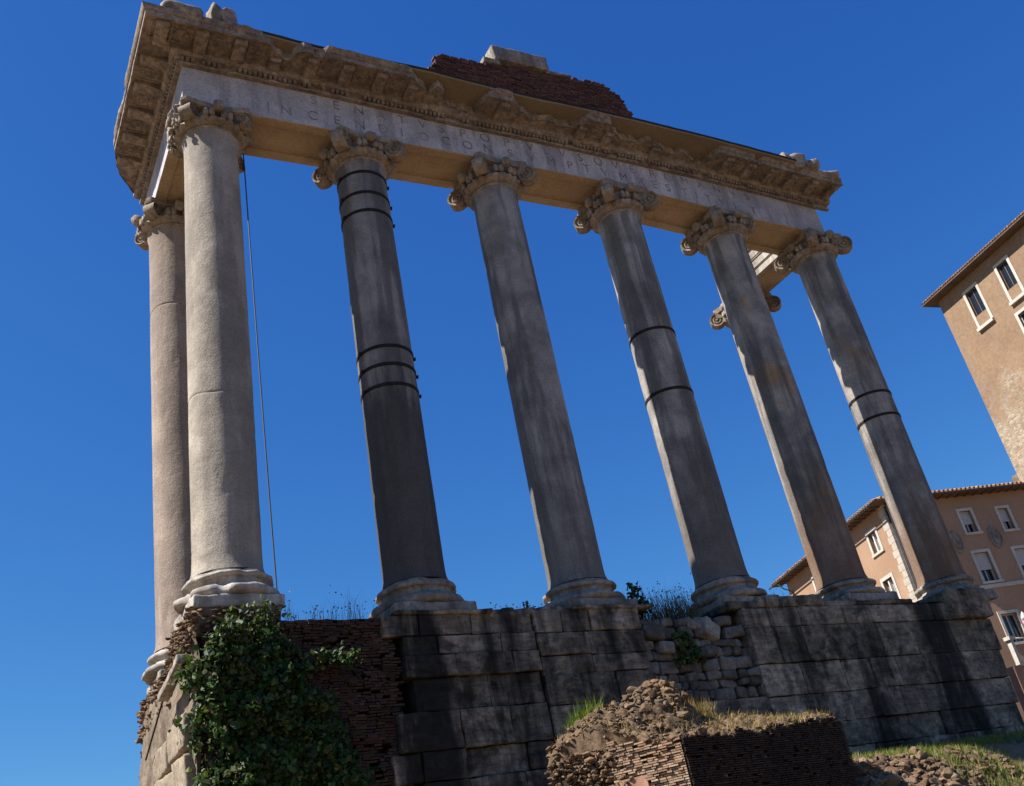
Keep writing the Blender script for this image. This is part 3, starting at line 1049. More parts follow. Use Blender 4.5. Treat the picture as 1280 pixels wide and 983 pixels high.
# brick attic with marble block
att = thing('brick_attic', 'ruined red brick wall standing on top of the entablature', 'brick wall', (10.3, -.4, 15))
TOP = [(6.45, 15.9), (6.55, 16.25), (6.75, 16.7), (7.0, 17.05), (7.6, 17.08), (8.6, 17.2), (10.0, 17.38), (11.4, 17.55), (12.4, 17.7), (13.1, 17.78), (13.5, 17.6), (13.8, 17.25), (14.0, 16.9), (14.06, 15)]
bk = MB()
core = MB()
secs = []
for x in frange(6.5, 14.0, .15):
    t = interp(x, TOP) - .05 + .05 * fbm((x, 0, 0), 2.5, 3)
    secs.append([Vector((x, -.86, 14.85)), Vector((x, -.86, t)), Vector((x, .45, t + .03)), Vector((x, .45, 14.85))])
core.sweep(secs)
core.build('rubble_core', M['mortar_dark'], att)
z = 14.9
row = 0
while z < 17.85:
    x = 6.4 + RND.uniform(0, .25)
    while x < 14.1:
        L = RND.uniform(.18, .34)
        xm = x + L / 2
        if z + .03 < interp(xm, TOP) + RND.uniform(-.06, .05) and xm < 14.05 and RND.random() > .04:
            d = RND.uniform(0, .018) + (.03 if fbm((xm, 0, z), 1.0, 3) > .35 else 0)
            bk.box(x, x + L - .025, -.91 + d, -.7, z, z + .052 + RND.uniform(-.008, .006))
        x += L
    y = -.7
    while y < .4:
        L = RND.uniform(.2, .3)
        xl = 6.42 + (0 if z < 15.9 else (z - 15.9) * .5) if z < 17.05 else None
        if xl is not None:
            bk.box(xl + RND.uniform(0, .06), xl + .3, y, y + L - .025, z, z + .052)
        bk.box(13.95, 14.06 - RND.uniform(0, .04), y, y + L - .02, z, min(z + .052, 16.9)) if z < 16.8 else None
        y += L
    z += .068
bk.build('brickwork', M['brick_attic'], att)
mbk = MB()
mbk.rock((9.95, -.72, 17.83), (2.1, .5, .62), Matrix.Rotation(-.07, 3, 'Y'), .05, .02, .12, 2, 4)
mo = mbk.build('marble_block', M['base'], None, smooth=True, sharp=45, loc=(9.95, -.72, 17.83))
tag(mo, 'long pale marble block lying on top of the red brick attic', 'stone block')
loose('marble_slab', 'thin pale slab under the marble block, left end, on the brick attic', 'stone slab', (8.8, -.72, 17.33), (.6, .45, .2), 0, -.05, 'base', .03, .02)
loose('marble_slab', 'thin pale slab at the right foot of the marble block on the brick attic', 'stone slab', (11.4, -.72, 17.62), (1.0, .4, .1), 0, -.1, 'base', .03, .02)

# hanging cable
cb = MB()
pts = [(1.14 + .17 * t, .78 + .05 * math.sin(3 * t), 12.93 - 13.6 * t) for t in [i / 24 for i in range(25)]]
cb.tube(pts, .018, 6)
tag(cb.build('cable', M['cable'], None, smooth=True, loc=pts[-1]), 'thin grey cable hanging from the beam beside the corner column', 'cable')

# ------------------------------------------------------------------ podium
pod = thing('temple_podium', 'high dark stained podium of travertine blocks carrying the columns', 'podium', (10, 0, -8.3))
cm = MB()
cm.box(-.45, 21.2, -.42, 4.6, -8.9, -.86)
cm.box(.3, 21.2, 4.6, 9.5, -8.9, -.90)
cm.build('masonry_core', M['core'], pod)
wall = MB()
def courses(x0, x1, zl, ymin=-1.15, lens=(.6, 1.7), edge=None, seed=0):
    for (zb, ztp) in zip(zl[1:], zl):
        off = RND.uniform(-.04, .03)
        x = x0 - (RND.uniform(0, .8) if edge != 'butt' else 0)
        x = x0 + (RND.uniform(-.12, .5) if x0 < 3 else 0)
        first = True
        xe = x1
        if edge == 'batter':
            xe = 21.62 + (ztp + .5) * .10 + RND.uniform(-.08, .06)
        while x < xe - .05:
            L = RND.uniform(*lens) * (.6 if first and RND.random() < .5 else 1)
            if x + L > xe - .5:
                L = xe - x
            d = RND.uniform(-.045, .04) + off
            wall.rock((x + L / 2, ymin + .38 + d, (zb + ztp) / 2), (L - RND.uniform(.01, .035), .76, ztp - zb - RND.uniform(.008, .03)), Matrix.Rotation(RND.uniform(-.006, .006), 3, 'Y'),
                      RND.uniform(.008, .026), .017, .075, 4.0, RND.random() * 60, .016)
            x += L
            first = False
courses(2.85, 6.3, [-.80, -1.24, -1.64, -2.1, -2.75, -3.5, -4.05, -4.7, -5.4, -6.1], -1.12)
courses(6.32, 9.15, [-.76, -1.28, -1.8, -2.2, -2.85, -3.5, -4.1, -4.8, -5.5], -1.16)
courses(9.0, 12.35, [-3.0, -3.4, -3.9, -4.5, -5.2], -1.08, (.7, 1.6))
courses(12.3, 21.4, [-.86, -1.36, -2.27, -3.05, -3.75, -4.35, -4.95, -5.5], -1.15, (.8, 2.1), 'batter')
wall.build('ashlar_facing', M['ashlar'], pod, smooth=True, sharp=50)
# thin capping under the plinths
cp = MB()
for (x0, x1, y0, z0, z1) in ((3.1, 5.35, -1.2, -.80, -.70), (7.35, 9.6, -1.24, -.78, -.69), (11.9, 13.0, -1.1, -.86, -.66), (14.3, 16.5, -1.12, -.86, -.70), (16.3, 18.6, -1.14, -.86, -.72), (19.9, 21.6, -1.3, -1.35, -.5), (12.9, 15.1, -1.18, -.86, -.58)):
    cp = MB()
    cp.rock(((x0 + x1) / 2, y0 + .6, (z0 + z1) / 2), (x1 - x0, 1.2, z1 - z0), None, .05, .03, .1, 3, x0, .03)
    cp.build('capping_slab', M['ashlar'], pod, smooth=True, sharp=50)
cp = MB()
x = 5.2
while x < 7.3:
    L = RND.uniform(.25, .6)
    cp.rock((x + L / 2, -.8, -.78), (L, .6, RND.uniform(.12, .24)), Matrix.Rotation(RND.uniform(-.2, .2), 3, 'Z'), .05, .04, .1, 3, x)
    x += L
cp.build('top_course', M['ashlar'], pod, smooth=True, sharp=50)
# brick and rubble core showing at the left of the front
bb = MB()
z = -6.2
while z < -.84:
    x = -.7
    while x < 3.0:
        L = RND.uniform(.08, .26)
        d = .16 * fbm((x, 0, z), 1.3, 4) + RND.uniform(-.02, .02)
        if RND.random() > .07:
            bb.box(x, x + L - .015, -1.0 + d, -.4, z, z + .045 + RND.uniform(-.012, .008))
        x += L
    z += .055
for k in range(260):
    q = RND.uniform(.08, .22)
    c = (RND.uniform(-.6, 2.9), -1.0 + RND.uniform(-.02, .06), RND.uniform(-6, -.9))
    bb.chunk(c, (q * 1.5, q, q * .8), Matrix.Rotation(RND.uniform(-.3, .3), 3, 'Y'))
bb.build('brick_core', M['brick_dark'], pod)
# rough top of the core with earth
tb = MB()
nx, ny = 110, 16
vs = []
for i in range(nx + 1):
    for j in range(ny + 1):
        x = -.45 + i * 21.7 / nx
        y = -.98 + j * 5.7 / ny
        z = -.80 + .05 * fbm((x, y, 0), 1.6, 4)
        if 9.0 < x < 12.2 and y < .3:
            z = -1.05 + .12 * fbm((x, y, 0), 2, 3)
        vs.append((x, y, z))
tb.add(vs, [(i * (ny + 1) + j, (i + 1) * (ny + 1) + j, (i + 1) * (ny + 1) + j + 1, i * (ny + 1) + j + 1) for i in range(nx) for j in range(ny)])
tb.build('earth_top', M['core'], pod, smooth=True)
# left side: concrete core and pale facing
sd = MB()
Ys = frange(-1.02, 4.95, .08)
Zs = frange(-6.5, -.98, .08)
vs = []
for y in Ys:
    for z in Zs:
        zz = z
        x = -.86 - .06 * (-.6 - z) * .3
        if y < -.6:
            x += (-.6 - y) * .15
        d = .07 * fbm((0, y, z), .8, 4) + .045 * fbm((0, y, z), 3.3, 4, 2)
        x += d
        x += .35 * sstep(4.3, 4.95, y) + .25 * sstep(-1.3, -.8, z) * sstep(.8, 1.6, y)
        vs.append((x, y + .05 * fbm((1, y, z), 2.2, 3), zz))
nz = len(Zs)
sd.add(vs, [(i * nz + j, (i + 1) * nz + j, (i + 1) * nz + j + 1, i * nz + j + 1) for i in range(len(Ys) - 1) for j in range(nz - 1)])
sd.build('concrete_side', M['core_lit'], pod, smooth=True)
fc = MB()
for (y0, y1, zb, zh) in ((-.9, .6, -3.0, -2.35), (.65, 2.0, -3.05, -2.5), (-.9, .2, -3.75, -3.05), (.25, 1.7, -3.8, -3.1), (1.75, 3.0, -3.8, -3.1), (-.9, 1.0, -4.6, -3.8), (1.05, 2.8, -4.7, -3.85), (2.85, 3.8, -4.7, -3.85), (-.9, 2.0, -5.6, -4.65), (2.05, 4.3, -5.6, -4.75)):
    fc.rock((-.86, (y0 + y1) / 2, (zb + zh) / 2), (.36, y1 - y0 - .015, zh - zb - .015), Matrix.Rotation(RND.uniform(-.02, .02), 3, 'Z'), .05, .035, .1, 2.5, y0 + zb, .05)
fc.build('pale_facing', M['facing'], pod, smooth=True, sharp=50)
# pier of rubble under the corner column and under the rear one
pr = MB()
pr.rock((.02, .05, -.74), (1.7, 1.9, .58), None, .1, .06, .1, 3, 7, .05)
rq = random.Random(17)
for k in range(420):
    f = rq.random()
    if f < .45:
        c = (rq.uniform(-.85, .9), -.92 + rq.uniform(-.05, .05), rq.uniform(-1.05, -.48))
    else:
        c = (-.86 + rq.uniform(-.08, .06), rq.uniform(-1.0, 1.1), rq.uniform(-1.15, -.48))
    q = rq.uniform(.06, .15)
    pr.chunk(c, (q * rq.uniform(1, 2), q * 1.3, q * rq.uniform(.5, .9)), Matrix.Rotation(rq.uniform(0, 3), 3, 'Z') @ Matrix.Rotation(rq.uniform(-.3, .3), 3, 'X'))
pr.build('rubble_pier', M['ruin_rock'], pod)
ed = MB()
for k in range(1500):
    f = rq.random()
    if f < .4:
        c = (-.80 + rq.uniform(-.08, .12), rq.uniform(.9, 4.8), rq.uniform(-1.6, -.72) - .15)
    else:
        z_ = rq.uniform(-6.4, -.8)
        c = (-.62 + rq.uniform(-.12, .36) - .055 * (-.6 - z_), 4.7 + rq.uniform(-.75, .2) * rq.random(), z_)
    q = rq.uniform(.06, .19)
    ed.chunk(c, (q * rq.uniform(1, 1.8), q * 1.3, q * rq.uniform(.5, 1)), Matrix.Rotation(rq.uniform(0, 3), 3, 'Z') @ Matrix.Rotation(rq.uniform(-.5, .5), 3, 'X'))
eo_ = ed.build('rubble_edge', M['ruin_rock'], pod)
eo_['kind'] = 'stuff'
# rubble infill of the collapsed bay
rb = MB()
rr = random.Random(5)
z = -3.0
while z < -1.15:
    hgt = rr.uniform(.16, .34)
    x = 9.05
    while x < 12.3:
        L = rr.uniform(.2, .75)
        dep = -.72 + .22 * fbm((x, 3, z), .9, 3) - .12 * (-1.2 - z) / 1.8
        if not (10.7 < x < 12.2 and z > -1.7 and rr.random() < .5):
            rb.rock((x + L / 2, dep, z + hgt / 2), (L * rr.uniform(.85, 1.0), .6, hgt * rr.uniform(.8, 1.02)), Matrix.Rotation(rr.uniform(-.12, .12), 3, 'Y'), .06, .035, .09, 3, rr.random() * 60, .05)
        x += L
    z += hgt * .97
rb.build('rubble_infill', M['rubble'], pod, smooth=True, sharp=50)
loose('fallen_block', 'pale leaning block below the fourth column base in the collapsed bay', 'stone block', (11.1, -1.02, -1.36), (.52, .45, .42), .2, .5, 'base', .05, .03)
loose('fallen_block', 'rounded stone below the leaning block in the collapsed bay', 'stone block', (11.0, -1.0, -1.85), (.46, .4, .3), .1, -.12, 'rubble', .12, .03)
loose('fallen_block', 'small pale stone on the rubble left of the green plant', 'stone block', (9.75, -1.02, -1.72), (.36, .35, .3), .1, .1, 'base', .06, .03)
loose('fallen_block', 'dark tilted block at the left edge of the collapsed bay', 'stone block', (9.45, -1.0, -1.36), (.62, .4, .34), .1, .12, 'rubble', .06, .03)
loose('fallen_block', 'small pale stone on top of the rubble beside the dark weeds', 'stone block', (10.75, -.98, -1.22), (.42, .4, .26), -.2, .2, 'base', .06, .03)
# leaning beam on the left side
bt = thing('leaning_beam', 'grey stone beam with thin rod leaning against the sunlit left side of the podium', 'beam', (-1.0, -1.2, -2.0))
mb = MB()
p0, p1 = Vector((-1.06, -1.1, -1.45)), Vector((-1.14, .35, -1.82))
mb.rock(p0.lerp(p1, .5), ((p1 - p0).length, .2, .15), (p1 - p0).to_track_quat('X', 'Z').to_matrix(), .03, .02, .1, 3, 3)
mb.build('beam', M['base'], bt, smooth=True, sharp=60)
mb = MB()
mb.tube([p1, p1 + Vector((-.03, 1.7, -.75))], .018, 6)
mb.build('rod', M['iron'], bt, smooth=True)

# ------------------------------------------------------------------ plants
def leaf(mb, c, s, rnd, up=.3):
    n = Vector((rnd.gauss(-.25, .6), rnd.gauss(-.6, .55), rnd.gauss(up, .5))).normalized()
    u = n.cross(Vector((rnd.gauss(0, 1), rnd.gauss(0, 1), rnd.gauss(0, 1)))).normalized()
    w = n.cross(u)
    c = Vector(c)
    f = n * (s * rnd.uniform(.1, .35))
    mb.add([c - u * s, c - u * .35 * s + w * .75 * s - f, c + u * .15 * s, c - u * .35 * s - w * .75 * s - f, c + u * 1.0 * s, c + u * .3 * s + w * .7 * s - f, c + u * .3 * s - w * .7 * s - f],
           [(0, 2, 1), (0, 3, 2), (2, 4, 5), (2, 6, 4), (1, 2, 5), (2, 3, 6)])

def blade(mb, base, h, lean, w, rnd):
    base = Vector(base)
    a = rnd.uniform(0, 2 * math.pi)
    s = Vector((math.cos(a + 1.57), math.sin(a + 1.57), 0)) * w
    d = Vector((math.cos(a), math.sin(a), 0)) * lean
    p1 = base + Vector((0, 0, h * .5)) + d * .3
    p2 = base + Vector((0, 0, h * rnd.uniform(.8, 1.0))) + d
    mb.add([base - s, base + s, p1 + s * .7, p1 - s * .7, p2], [(0, 1, 2, 3), (3, 2, 4)])

def inpoly(x, z, poly):
    ins = False
    j = len(poly) - 1
    for i in range(len(poly)):
        xi, zi = poly[i]
        xj, zj = poly[j]
        if (zi > z) != (zj > z) and x < (xj - xi) * (z - zi) / (zj - zi) + xi:
            ins = not ins
        j = i
    return ins

ivy = thing('ivy', 'thick dark green ivy climbing over the left front corner of the podium', 'ivy', (.4, -1.2, -6))
IP = [(-.2, -.55), (.3, -.52), (.55, -.8), (.62, -1.15), (.95, -1.35), (1.3, -1.55), (1.95, -1.62), (1.95, -1.82), (1.2, -1.85), (1.05, -2.05), (1.45, -2.35), (1.7, -2.7), (1.75, -3.1), (2.0, -3.4), (2.1, -3.9), (1.9, -6.2), (1.0, -7.0),
      (-.6, -6.6), (-.85, -3.7), (-1.0, -3.0), (-.92, -2.75), (-1.2, -2.68), (-1.15, -2.45), (-.85, -2.3), (-.9, -2.0), (-1.25, -1.82), (-1.15, -1.62), (-.7, -1.4), (-.65, -1.15), (-.4, -.95)]
rv = random.Random(11)
lm = MB()
cl_ = []
while len(cl_) < 250:
    x, z = rv.uniform(-1.25, 2.4), rv.uniform(-7.0, -.5)
    if inpoly(x, z, IP):
        cl_.append((x, z, rv.uniform(.12, .3), rv.uniform(.05, .42)))
for (x, z, r, d) in cl_:
    n = int(75 * (r / .2) ** 2)
    for k in range(n):
        px, pz = x + rv.gauss(0, r * .7), z + rv.gauss(0, r * .7)
        if not inpoly(px, pz, IP) and rv.random() < .8:
            continue
        out = -1.12 - d * math.exp(-((px - x) ** 2 + (pz - z) ** 2) / (r * r)) - rv.uniform(0, .12)
        if px < -.7:
            out += rv.uniform(0, .5)
        leaf(lm, (px, out, pz), rv.choice((.03, .04, .05, .06, .075)) * rv.uniform(.85, 1.15), rv)
for k in range(1300):
    x, z = rv.uniform(-1.25, 2.4), rv.uniform(-7.0, -.5)
    if inpoly(x, z, IP):
        leaf(lm, (x, -1.08 - rv.uniform(0, .15), z), rv.uniform(.04, .07), rv)
for k in range(90):      # the trailing shoot
    t = rv.random()
    leaf(lm, (1.35 + .7 * t, -1.25 - .25 * t - rv.uniform(0, .1), -1.66 + .05 * math.sin(6 * t) + rv.gauss(0, .05)), rv.uniform(.04, .065), rv)
lm.build('ivy_leaves', M['ivy'], ivy)
sm = MB()
for k in range(26):
    x = rv.uniform(-.7, 2.0)
    pts = []
    z = -8.5
    while z < -1.0 and (z < -6 or inpoly(x, z, IP)):
        pts.append((x, -1.1 + rv.uniform(-.06, 0), z))
        x += rv.gauss(0, .1)
        z += .3
    if len(pts) > 2:
        sm.tube(pts, [.025 - .018 * i / len(pts) for i in range(len(pts))], 5)
sm.build('ivy_stems', M['stem'], ivy)

def shrub(name, label, c, r, n, mat, size, cat='shrub', seed=0, stems=6, flat=.6):
    rv = random.Random(seed)
    t = thing(name, label, cat, c)
    lm, sm = MB(), MB()
    for k in range(stems):
        a = rv.uniform(0, 6.28)
        tip = Vector(c) + Vector((math.cos(a) * r[0] * .7, math.sin(a) * r[1] * .7, r[2] * rv.uniform(.6, 1.0)))
        sm.tube([c, Vector(c).lerp(tip, .5) + Vector((rv.gauss(0, .03), 0, .04)), tip], [.018, .012, .005], 5)
    for k in range(n):
        a = rv.uniform(0, 6.28)
        rr = math.sqrt(rv.random())
        h = rv.random()
        p = Vector(c) + Vector((math.cos(a) * r[0] * rr * (1 - .5 * h), math.sin(a) * r[1] * rr * (1 - .5 * h), r[2] * h))
        if fbm(p, 4, 2, seed) > -.15:
            leaf(lm, p, rv.uniform(.6, 1.2) * size, rv)
    lm.build('leaves', M[mat], t)
    sm.build('stems', M['stem'], t, smooth=True)
    return t
shrub('green_shrub', 'green plant growing out of the rubble of the collapsed bay', (10.25, -1.12, -2.15), (.5, .25, .75), 900, 'ivy', .05, 'plant', 3)
shrub('green_shrub', 'dark leafy shrub growing beside the third column base', (9.55, -.7, -1.0), (.35, .3, 1.0), 420, 'shrub', .045, 'shrub', 5)
shrub('green_shrub', 'small green sprig on the podium top left of the third column', (6.35, -.9, -.74), (.1, .1, .28), 40, 'ivy', .03, 'plant', 6, 3)

def weeds(name, label, spots, mat, hr, n, w=.006, lean=.3, cat='weeds', kind=None, heads=False):
    mb = MB()
    rv = random.Random(len(label))
    for (x, y, z, sx, sy) in spots:
        for k in range(n):
            px, py = x + rv.gauss(0, sx), y + rv.gauss(0, sy)
            h = rv.uniform(*hr)
            blade(mb, (px, py, z - .04), h, lean * h * rv.uniform(.2, 1.3), w * rv.uniform(.7, 1.4), rv)
            if heads and rv.random() < .4:
                leaf(mb, (px + rv.gauss(0, .05), py, z + h * rv.uniform(.5, 1)), .022, rv)
    o = mb.build(name, M[mat], None, loc=(spots[0][0], spots[0][1], spots[0][2]))
    tag(o, label, cat, None, kind)
    return o
weeds('weed_thicket', 'dense thicket of dark dry weeds between the third and fourth columns', [(10.0, -.6, -1.0, .35, .2), (10.6, -.6, -1.0, .3, .2), (11.0, -.55, -1.0, .25, .2)], 'weed', (.4, 1.05), 240, .006, .35, heads=True)
for lab, spot, hr, n, kd in (
        ('tall wiry weeds on the podium top just left of the second column', (2.3, -.85, -.8, .26, .1), (.2, .75), 75, None),
        ('thin weeds on the podium top midway between the ivy and the second column', (1.6, -.85, -.8, .3, .1), (.15, .5), 45, None),
        ('few thin weeds on the podium top right beside the corner column base', (.98, -.9, -.8, .1, .08), (.15, .7), 20, None),
        ('low weeds on the podium top midway between the second and third columns', (5.7, -.9, -.75, .3, .1), (.1, .28), 30, 'stuff'),
        ('low weeds on the podium top close left of the third column', (6.4, -.9, -.75, .2, .1), (.1, .36), 45, 'stuff'),
        ('sparse tall weeds beside the fourth column base on the right', (13.9, -.8, -.75, .3, .1), (.3, .9), 14, None)):
    weeds('weed_tuft', lab, [spot], 'weed', hr, n, .004, .4, 'weeds', kd, heads=True)

# ------------------------------------------------------------------ foreground brick ruin
ru = thing('brick_ruin', 'crumbling brick and rubble pier in the foreground with one sunlit and one dark face', 'ruin', (6, -4.5, -8.3))
A, B, Cc, D, Eb, Fb = (10.15, -5.15), (5.68, -6.0), (4.9, -5.05), (4.12, -4.3), (5.5, -3.0), (10.2, -2.9)
RIDGE = [(4.0, -4.75), (4.31, -4.25), (4.71, -3.9), (5.25, -3.74), (5.71, -3.6), (6.1, -3.44), (6.5, -3.3), (6.75, -3.26), (6.98, -3.42), (7.1, -3.85), (7.6, -4.0), (10.2, -4.25)]
def ruin_top(x, y):
    base = -4.52 + .26 * sstep(-5.9, -4.7, y)
    w = math.exp(-((y + 4.45) / (.5 if x > 5.6 else .62)) ** 2)
    z = base + max(0.0, interp(x, RIDGE) - base) * w
    if x < 4.6:
        z = min(z, interp(x, RIDGE))
    z += .07 * fbm((x, y, 0), 1.6, 4) + .05 * fbm((x, y, 4), 5, 3)
    return z
out = []
P = [A, B, Cc, D, Eb, Fb]
for a, b in zip(P, P[1:] + P[:1]):
    L = math.dist(a, b)
    n = max(1, int(L / .05))
    for k in range(n):
        out.append((a[0] + (b[0] - a[0]) * k / n, a[1] + (b[1] - a[1]) * k / n))
ctr = (6.4, -4.4)
rings = []
def stony(p):
    d = noise.voronoi(p * 4.2)[0]
    return (.5 - d[0]) * .26 + .07 * fbm(p, 5, 3)
lev = [-9.0, -7.5] + frange(-6.6, -4.6, .08)
for z in lev:
    lp = []
    for i, (x, y) in enumerate(out):
        n = Vector((x - ctr[0], y - ctr[1], 0)).normalized()
        p = Vector((x, y, 0))
        zt_ = min(z, ruin_top(x, y))
        p.z = zt_
        p -= n * .10
        p += n * stony(p)
        lp.append(p)
    rings.append(lp)
for s in [1 - .0145 * k for k in range(1, 68)]:
    lp = []
    for (x, y) in out:
        px, py = ctr[0] + (x - ctr[0]) * s, ctr[1] + (y - ctr[1]) * s
        p = Vector((px, py, ruin_top(px, py)))
        p.z += stony(p) * .8
        lp.append(p)
    rings.append(lp)
rm = MB()
rm.sweep(rings, True, True)
rm.build('rubble_core', M['ruin_core'], ru, smooth=True, sharp=70)
st = MB()
rs = random.Random(21)
for k in range(5200):
    if k < 3600:
        x, y = rs.uniform(4.0, 10.1), rs.uniform(-5.95, -3.4)
        if x > 7 and rs.random() < .55:
            continue
        if not inpoly(x, y, P):
            continue
        c = Vector((x, y, ruin_top(x, y) + rs.uniform(-.02, .03)))
    else:
        t = rs.random()
        x, y = Cc[0] + (D[0] - Cc[0]) * t, Cc[1] + (D[1] - Cc[1]) * t
        if rs.random() < .2:
            x, y = Cc[0] + (B[0] - Cc[0]) * .2 * t, Cc[1] + (B[1] - Cc[1]) * .2 * t
        c = Vector((x + rs.uniform(-.05, .05), y + rs.uniform(-.05, .05), min(ruin_top(x, y), rs.uniform(-6.2, -4.4))))
    s = rs.uniform(.03, .095) * (1.8 if rs.random() < .10 else 1)
    rot = Matrix.Rotation(rs.uniform(0, 3), 3, 'Z') @ Matrix.Rotation(rs.uniform(-.8, .8), 3, 'X')
    st.chunk(c, (s * rs.uniform(1.0, 2.0), s * 1.1, s * rs.uniform(.5, 1)), rot)
for k in range(70):
    x, y = rs.gauss(6.55, .33), rs.gauss(-4.6, .22)
    s = rs.uniform(.12, .26)
    rot = Matrix.Rotation(rs.uniform(0, 3), 3, 'Z') @ Matrix.Rotation(rs.uniform(-.8, .8), 3, 'X')
    if x < 7.0:
        st.chunk(Vector((x, y, ruin_top(x, y) + .02)), (s * rs.uniform(1.0, 1.8), s, s * rs.uniform(.6, 1)), rot)
eo = st.build('embedded_stones', M['ruin_rock'], ru)
eo['kind'] = 'stuff'
def brick_face(name, p0, p1, mat, zlo, top, hb, seed, miss=.04, jit=.03, skip=None, lens=(.14, .3)):
    rv = random.Random(seed)
    p0, p1 = Vector((p0[0], p0[1], 0)), Vector((p1[0], p1[1], 0))
    L = (p1 - p0).length
    X = (p1 - p0).normalized()
    N = Vector((X.y, -X.x, 0))
    if N.y > 0:
        N = -N
    mb = MB()
    fr = Matrix(((X.x, N.x, 0, p0.x), (X.y, N.y, 0, p0.y), (0, 0, 1, 0), (0, 0, 0, 1)))
    z = zlo
    while z < -3.5:
        x = -rv.uniform(0, .15)
        while x < L - .02:
            l = min(rv.uniform(*lens), L - x)
            q = p0 + X * (x + l / 2)
            tz = ruin_top(q.x, q.y) + top(x + l / 2) + rv.uniform(-.05, .05)
            if z + hb < tz and rv.random() > miss and not (skip and skip(x + l / 2, z)):
                d = rv.uniform(-jit, jit)
                if x + l >= L - .03:
                    d = 0
                mb.box(max(x, 0), x + l - .014, -.2, .035 + d, z, z + hb * rv.uniform(.82, 1.02), fr)
            x += l
        z += hb + .010
    return mb.build(name, M[mat], ru)
brick_face('shaded_brick_face', B, A, 'brick_shaded', -6.9, lambda t: -.0, .026, 3, .05, .015, None, (.09, .2))
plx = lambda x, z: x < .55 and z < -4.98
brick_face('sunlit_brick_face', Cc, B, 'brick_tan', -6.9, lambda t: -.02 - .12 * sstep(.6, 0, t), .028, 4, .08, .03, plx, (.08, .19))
pb_ = MB()
X = (Vector((B[0], B[1], 0)) - Vector((Cc[0], Cc[1], 0))).normalized()
N = Vector((X.y, -X.x, 0))
rings = []
for z in frange(-7.2, -4.95, .09):
    lp = []
    for t in frange(.02, .56, .09):
        p = Vector((Cc[0], Cc[1], z)) + X * (t + .03 * fbm((t, 0, z), 4, 2)) + N * (.05 + .02 * fbm((t, 0, z), 3, 3))
        lp.append(p)
    back = [p - N * .25 for p in reversed(lp)]
    rings.append(lp + back)
pb_.sweep(rings)
pb_.build('plaster_patch', M['salmon'], ru, smooth=True, sharp=40)

def scatter_grass(name, label, mat, area, n, h, cat='grass', seed=1, kind='stuff', zf=None, w=.006, keep=None):
    rv = random.Random(seed)
    mb = MB()
    for k in range(n):
        x, y = rv.uniform(area[0], area[1]), rv.uniform(area[2], area[3])
        if keep and not keep(x, y):
            continue
        blade(mb, (x, y, zf(x, y) - .02), rv.uniform(*h), rv.uniform(.02, .2), w * rv.uniform(.7, 1.5), rv)
    o = mb.build(name, M[mat], None)
    tag(o, label, cat, None, kind)
    return o
scatter_grass('dry_grass', 'straw coloured dry grass on top of the foreground brick ruin', 'dry', (4.0, 10.1, -5.9, -3.2), 6500, (.05, .22), zf=ruin_top, seed=3,
              keep=lambda x, y: inpoly(x, y, P) and fbm((x, y, 0), 1.3, 3, 6) > .12 - .42 * (x > 6.8), w=.005)
scatter_grass('dry_bush', 'tawny dry bush on the foreground ruin right of its rubble peak', 'dry', (7.2, 7.9, -4.4, -3.9), 700, (.25, .55), 'plant', 9, None, zf=ruin_top, w=.006)
tuft = MB()
rv = random.Random(8)
for k in range(600):
    a = rv.gauss(0, 1)
    x = 5.3 + a * .2
    y = -3.95 + rv.gauss(0, .1)
    blade(tuft, (x, y, ruin_top(x, y) - .05), rv.uniform(.3, .62), rv.uniform(.05, .35), .008, rv)
tag(tuft.build('grass_tuft', M['fresh'], None, loc=(5.3, -3.95, -3.9)), 'bright green grass tuft behind the left slope of the brick ruin', 'grass tuft')

# rubble bank at the right foot of the podium
bank = thing('rubble_bank', 'low bank of brown broken stones below the right half of the podium', 'rubble', (14, -4, -5))
def bank_z(x, y):
    z = ground_z(x, y)
    z += .12 * math.exp(-((y + 4.7) / .5) ** 2) * sstep(9.5, 11, x) - .35 * sstep(13.2, 16.5, x) * sstep(-3.4, -4.6, y)
    return z
bm = MB()
Xs, Ys = frange(9.4, 22.5, .09), frange(-6.9, -2.9, .09)
vs = []
for x in Xs:
    for y in Ys:
        p = Vector((x, y, bank_z(x, y)))
        p.z += (stony(p) * .8 + .05 * fbm(p, 2, 3)) * sstep(-2.9, -3.6, y) + .01
        vs.append(p)
ny = len(Ys)
bm.add(vs, [(i * ny + j, (i + 1) * ny + j, (i + 1) * ny + j + 1, i * ny + j + 1) for i in range(len(Xs) - 1) for j in range(ny - 1)])
bm.build('earth_slope', M['ruin_core'], bank, smooth=True, sharp=70)
sb_ = MB()
for k in range(1500):
    x, y = rs.uniform(9.6, 14.6), rs.uniform(-6.2, -4.15)
    if fbm((x, y, 0), .8, 3, 4) < -.25:
        continue
    s = rs.uniform(.08, .26) * (1.7 if rs.random() < .1 else 1)
    rot = Matrix.Rotation(rs.uniform(0, 3), 3, 'Z') @ Matrix.Rotation(rs.uniform(-.8, .8), 3, 'X')
    sb_.chunk((x, y, bank_z(x, y) + s * .1), (s * rs.uniform(.9, 1.7), s, s * rs.uniform(.5, 1)), rot)
bo = sb_.build('broken_stones', M['ruin_rock'], bank)
bo['kind'] = 'stuff'
gz = lambda x, y: bank_z(x, y) + .02
scatter_grass('grass', 'green and yellowing grass along the foot of the podium on the right', 'lawn', (9.6, 22.5, -6.2, -1.2), 42000, (.06, .26), zf=gz, seed=12,
              keep=lambda x, y: fbm((x, y, 0), .9, 3, 2) > -.35 + (.6 if y < -3.9 and x < 14.2 + fbm((x, y, 9), .8, 2) else 0), w=.007)

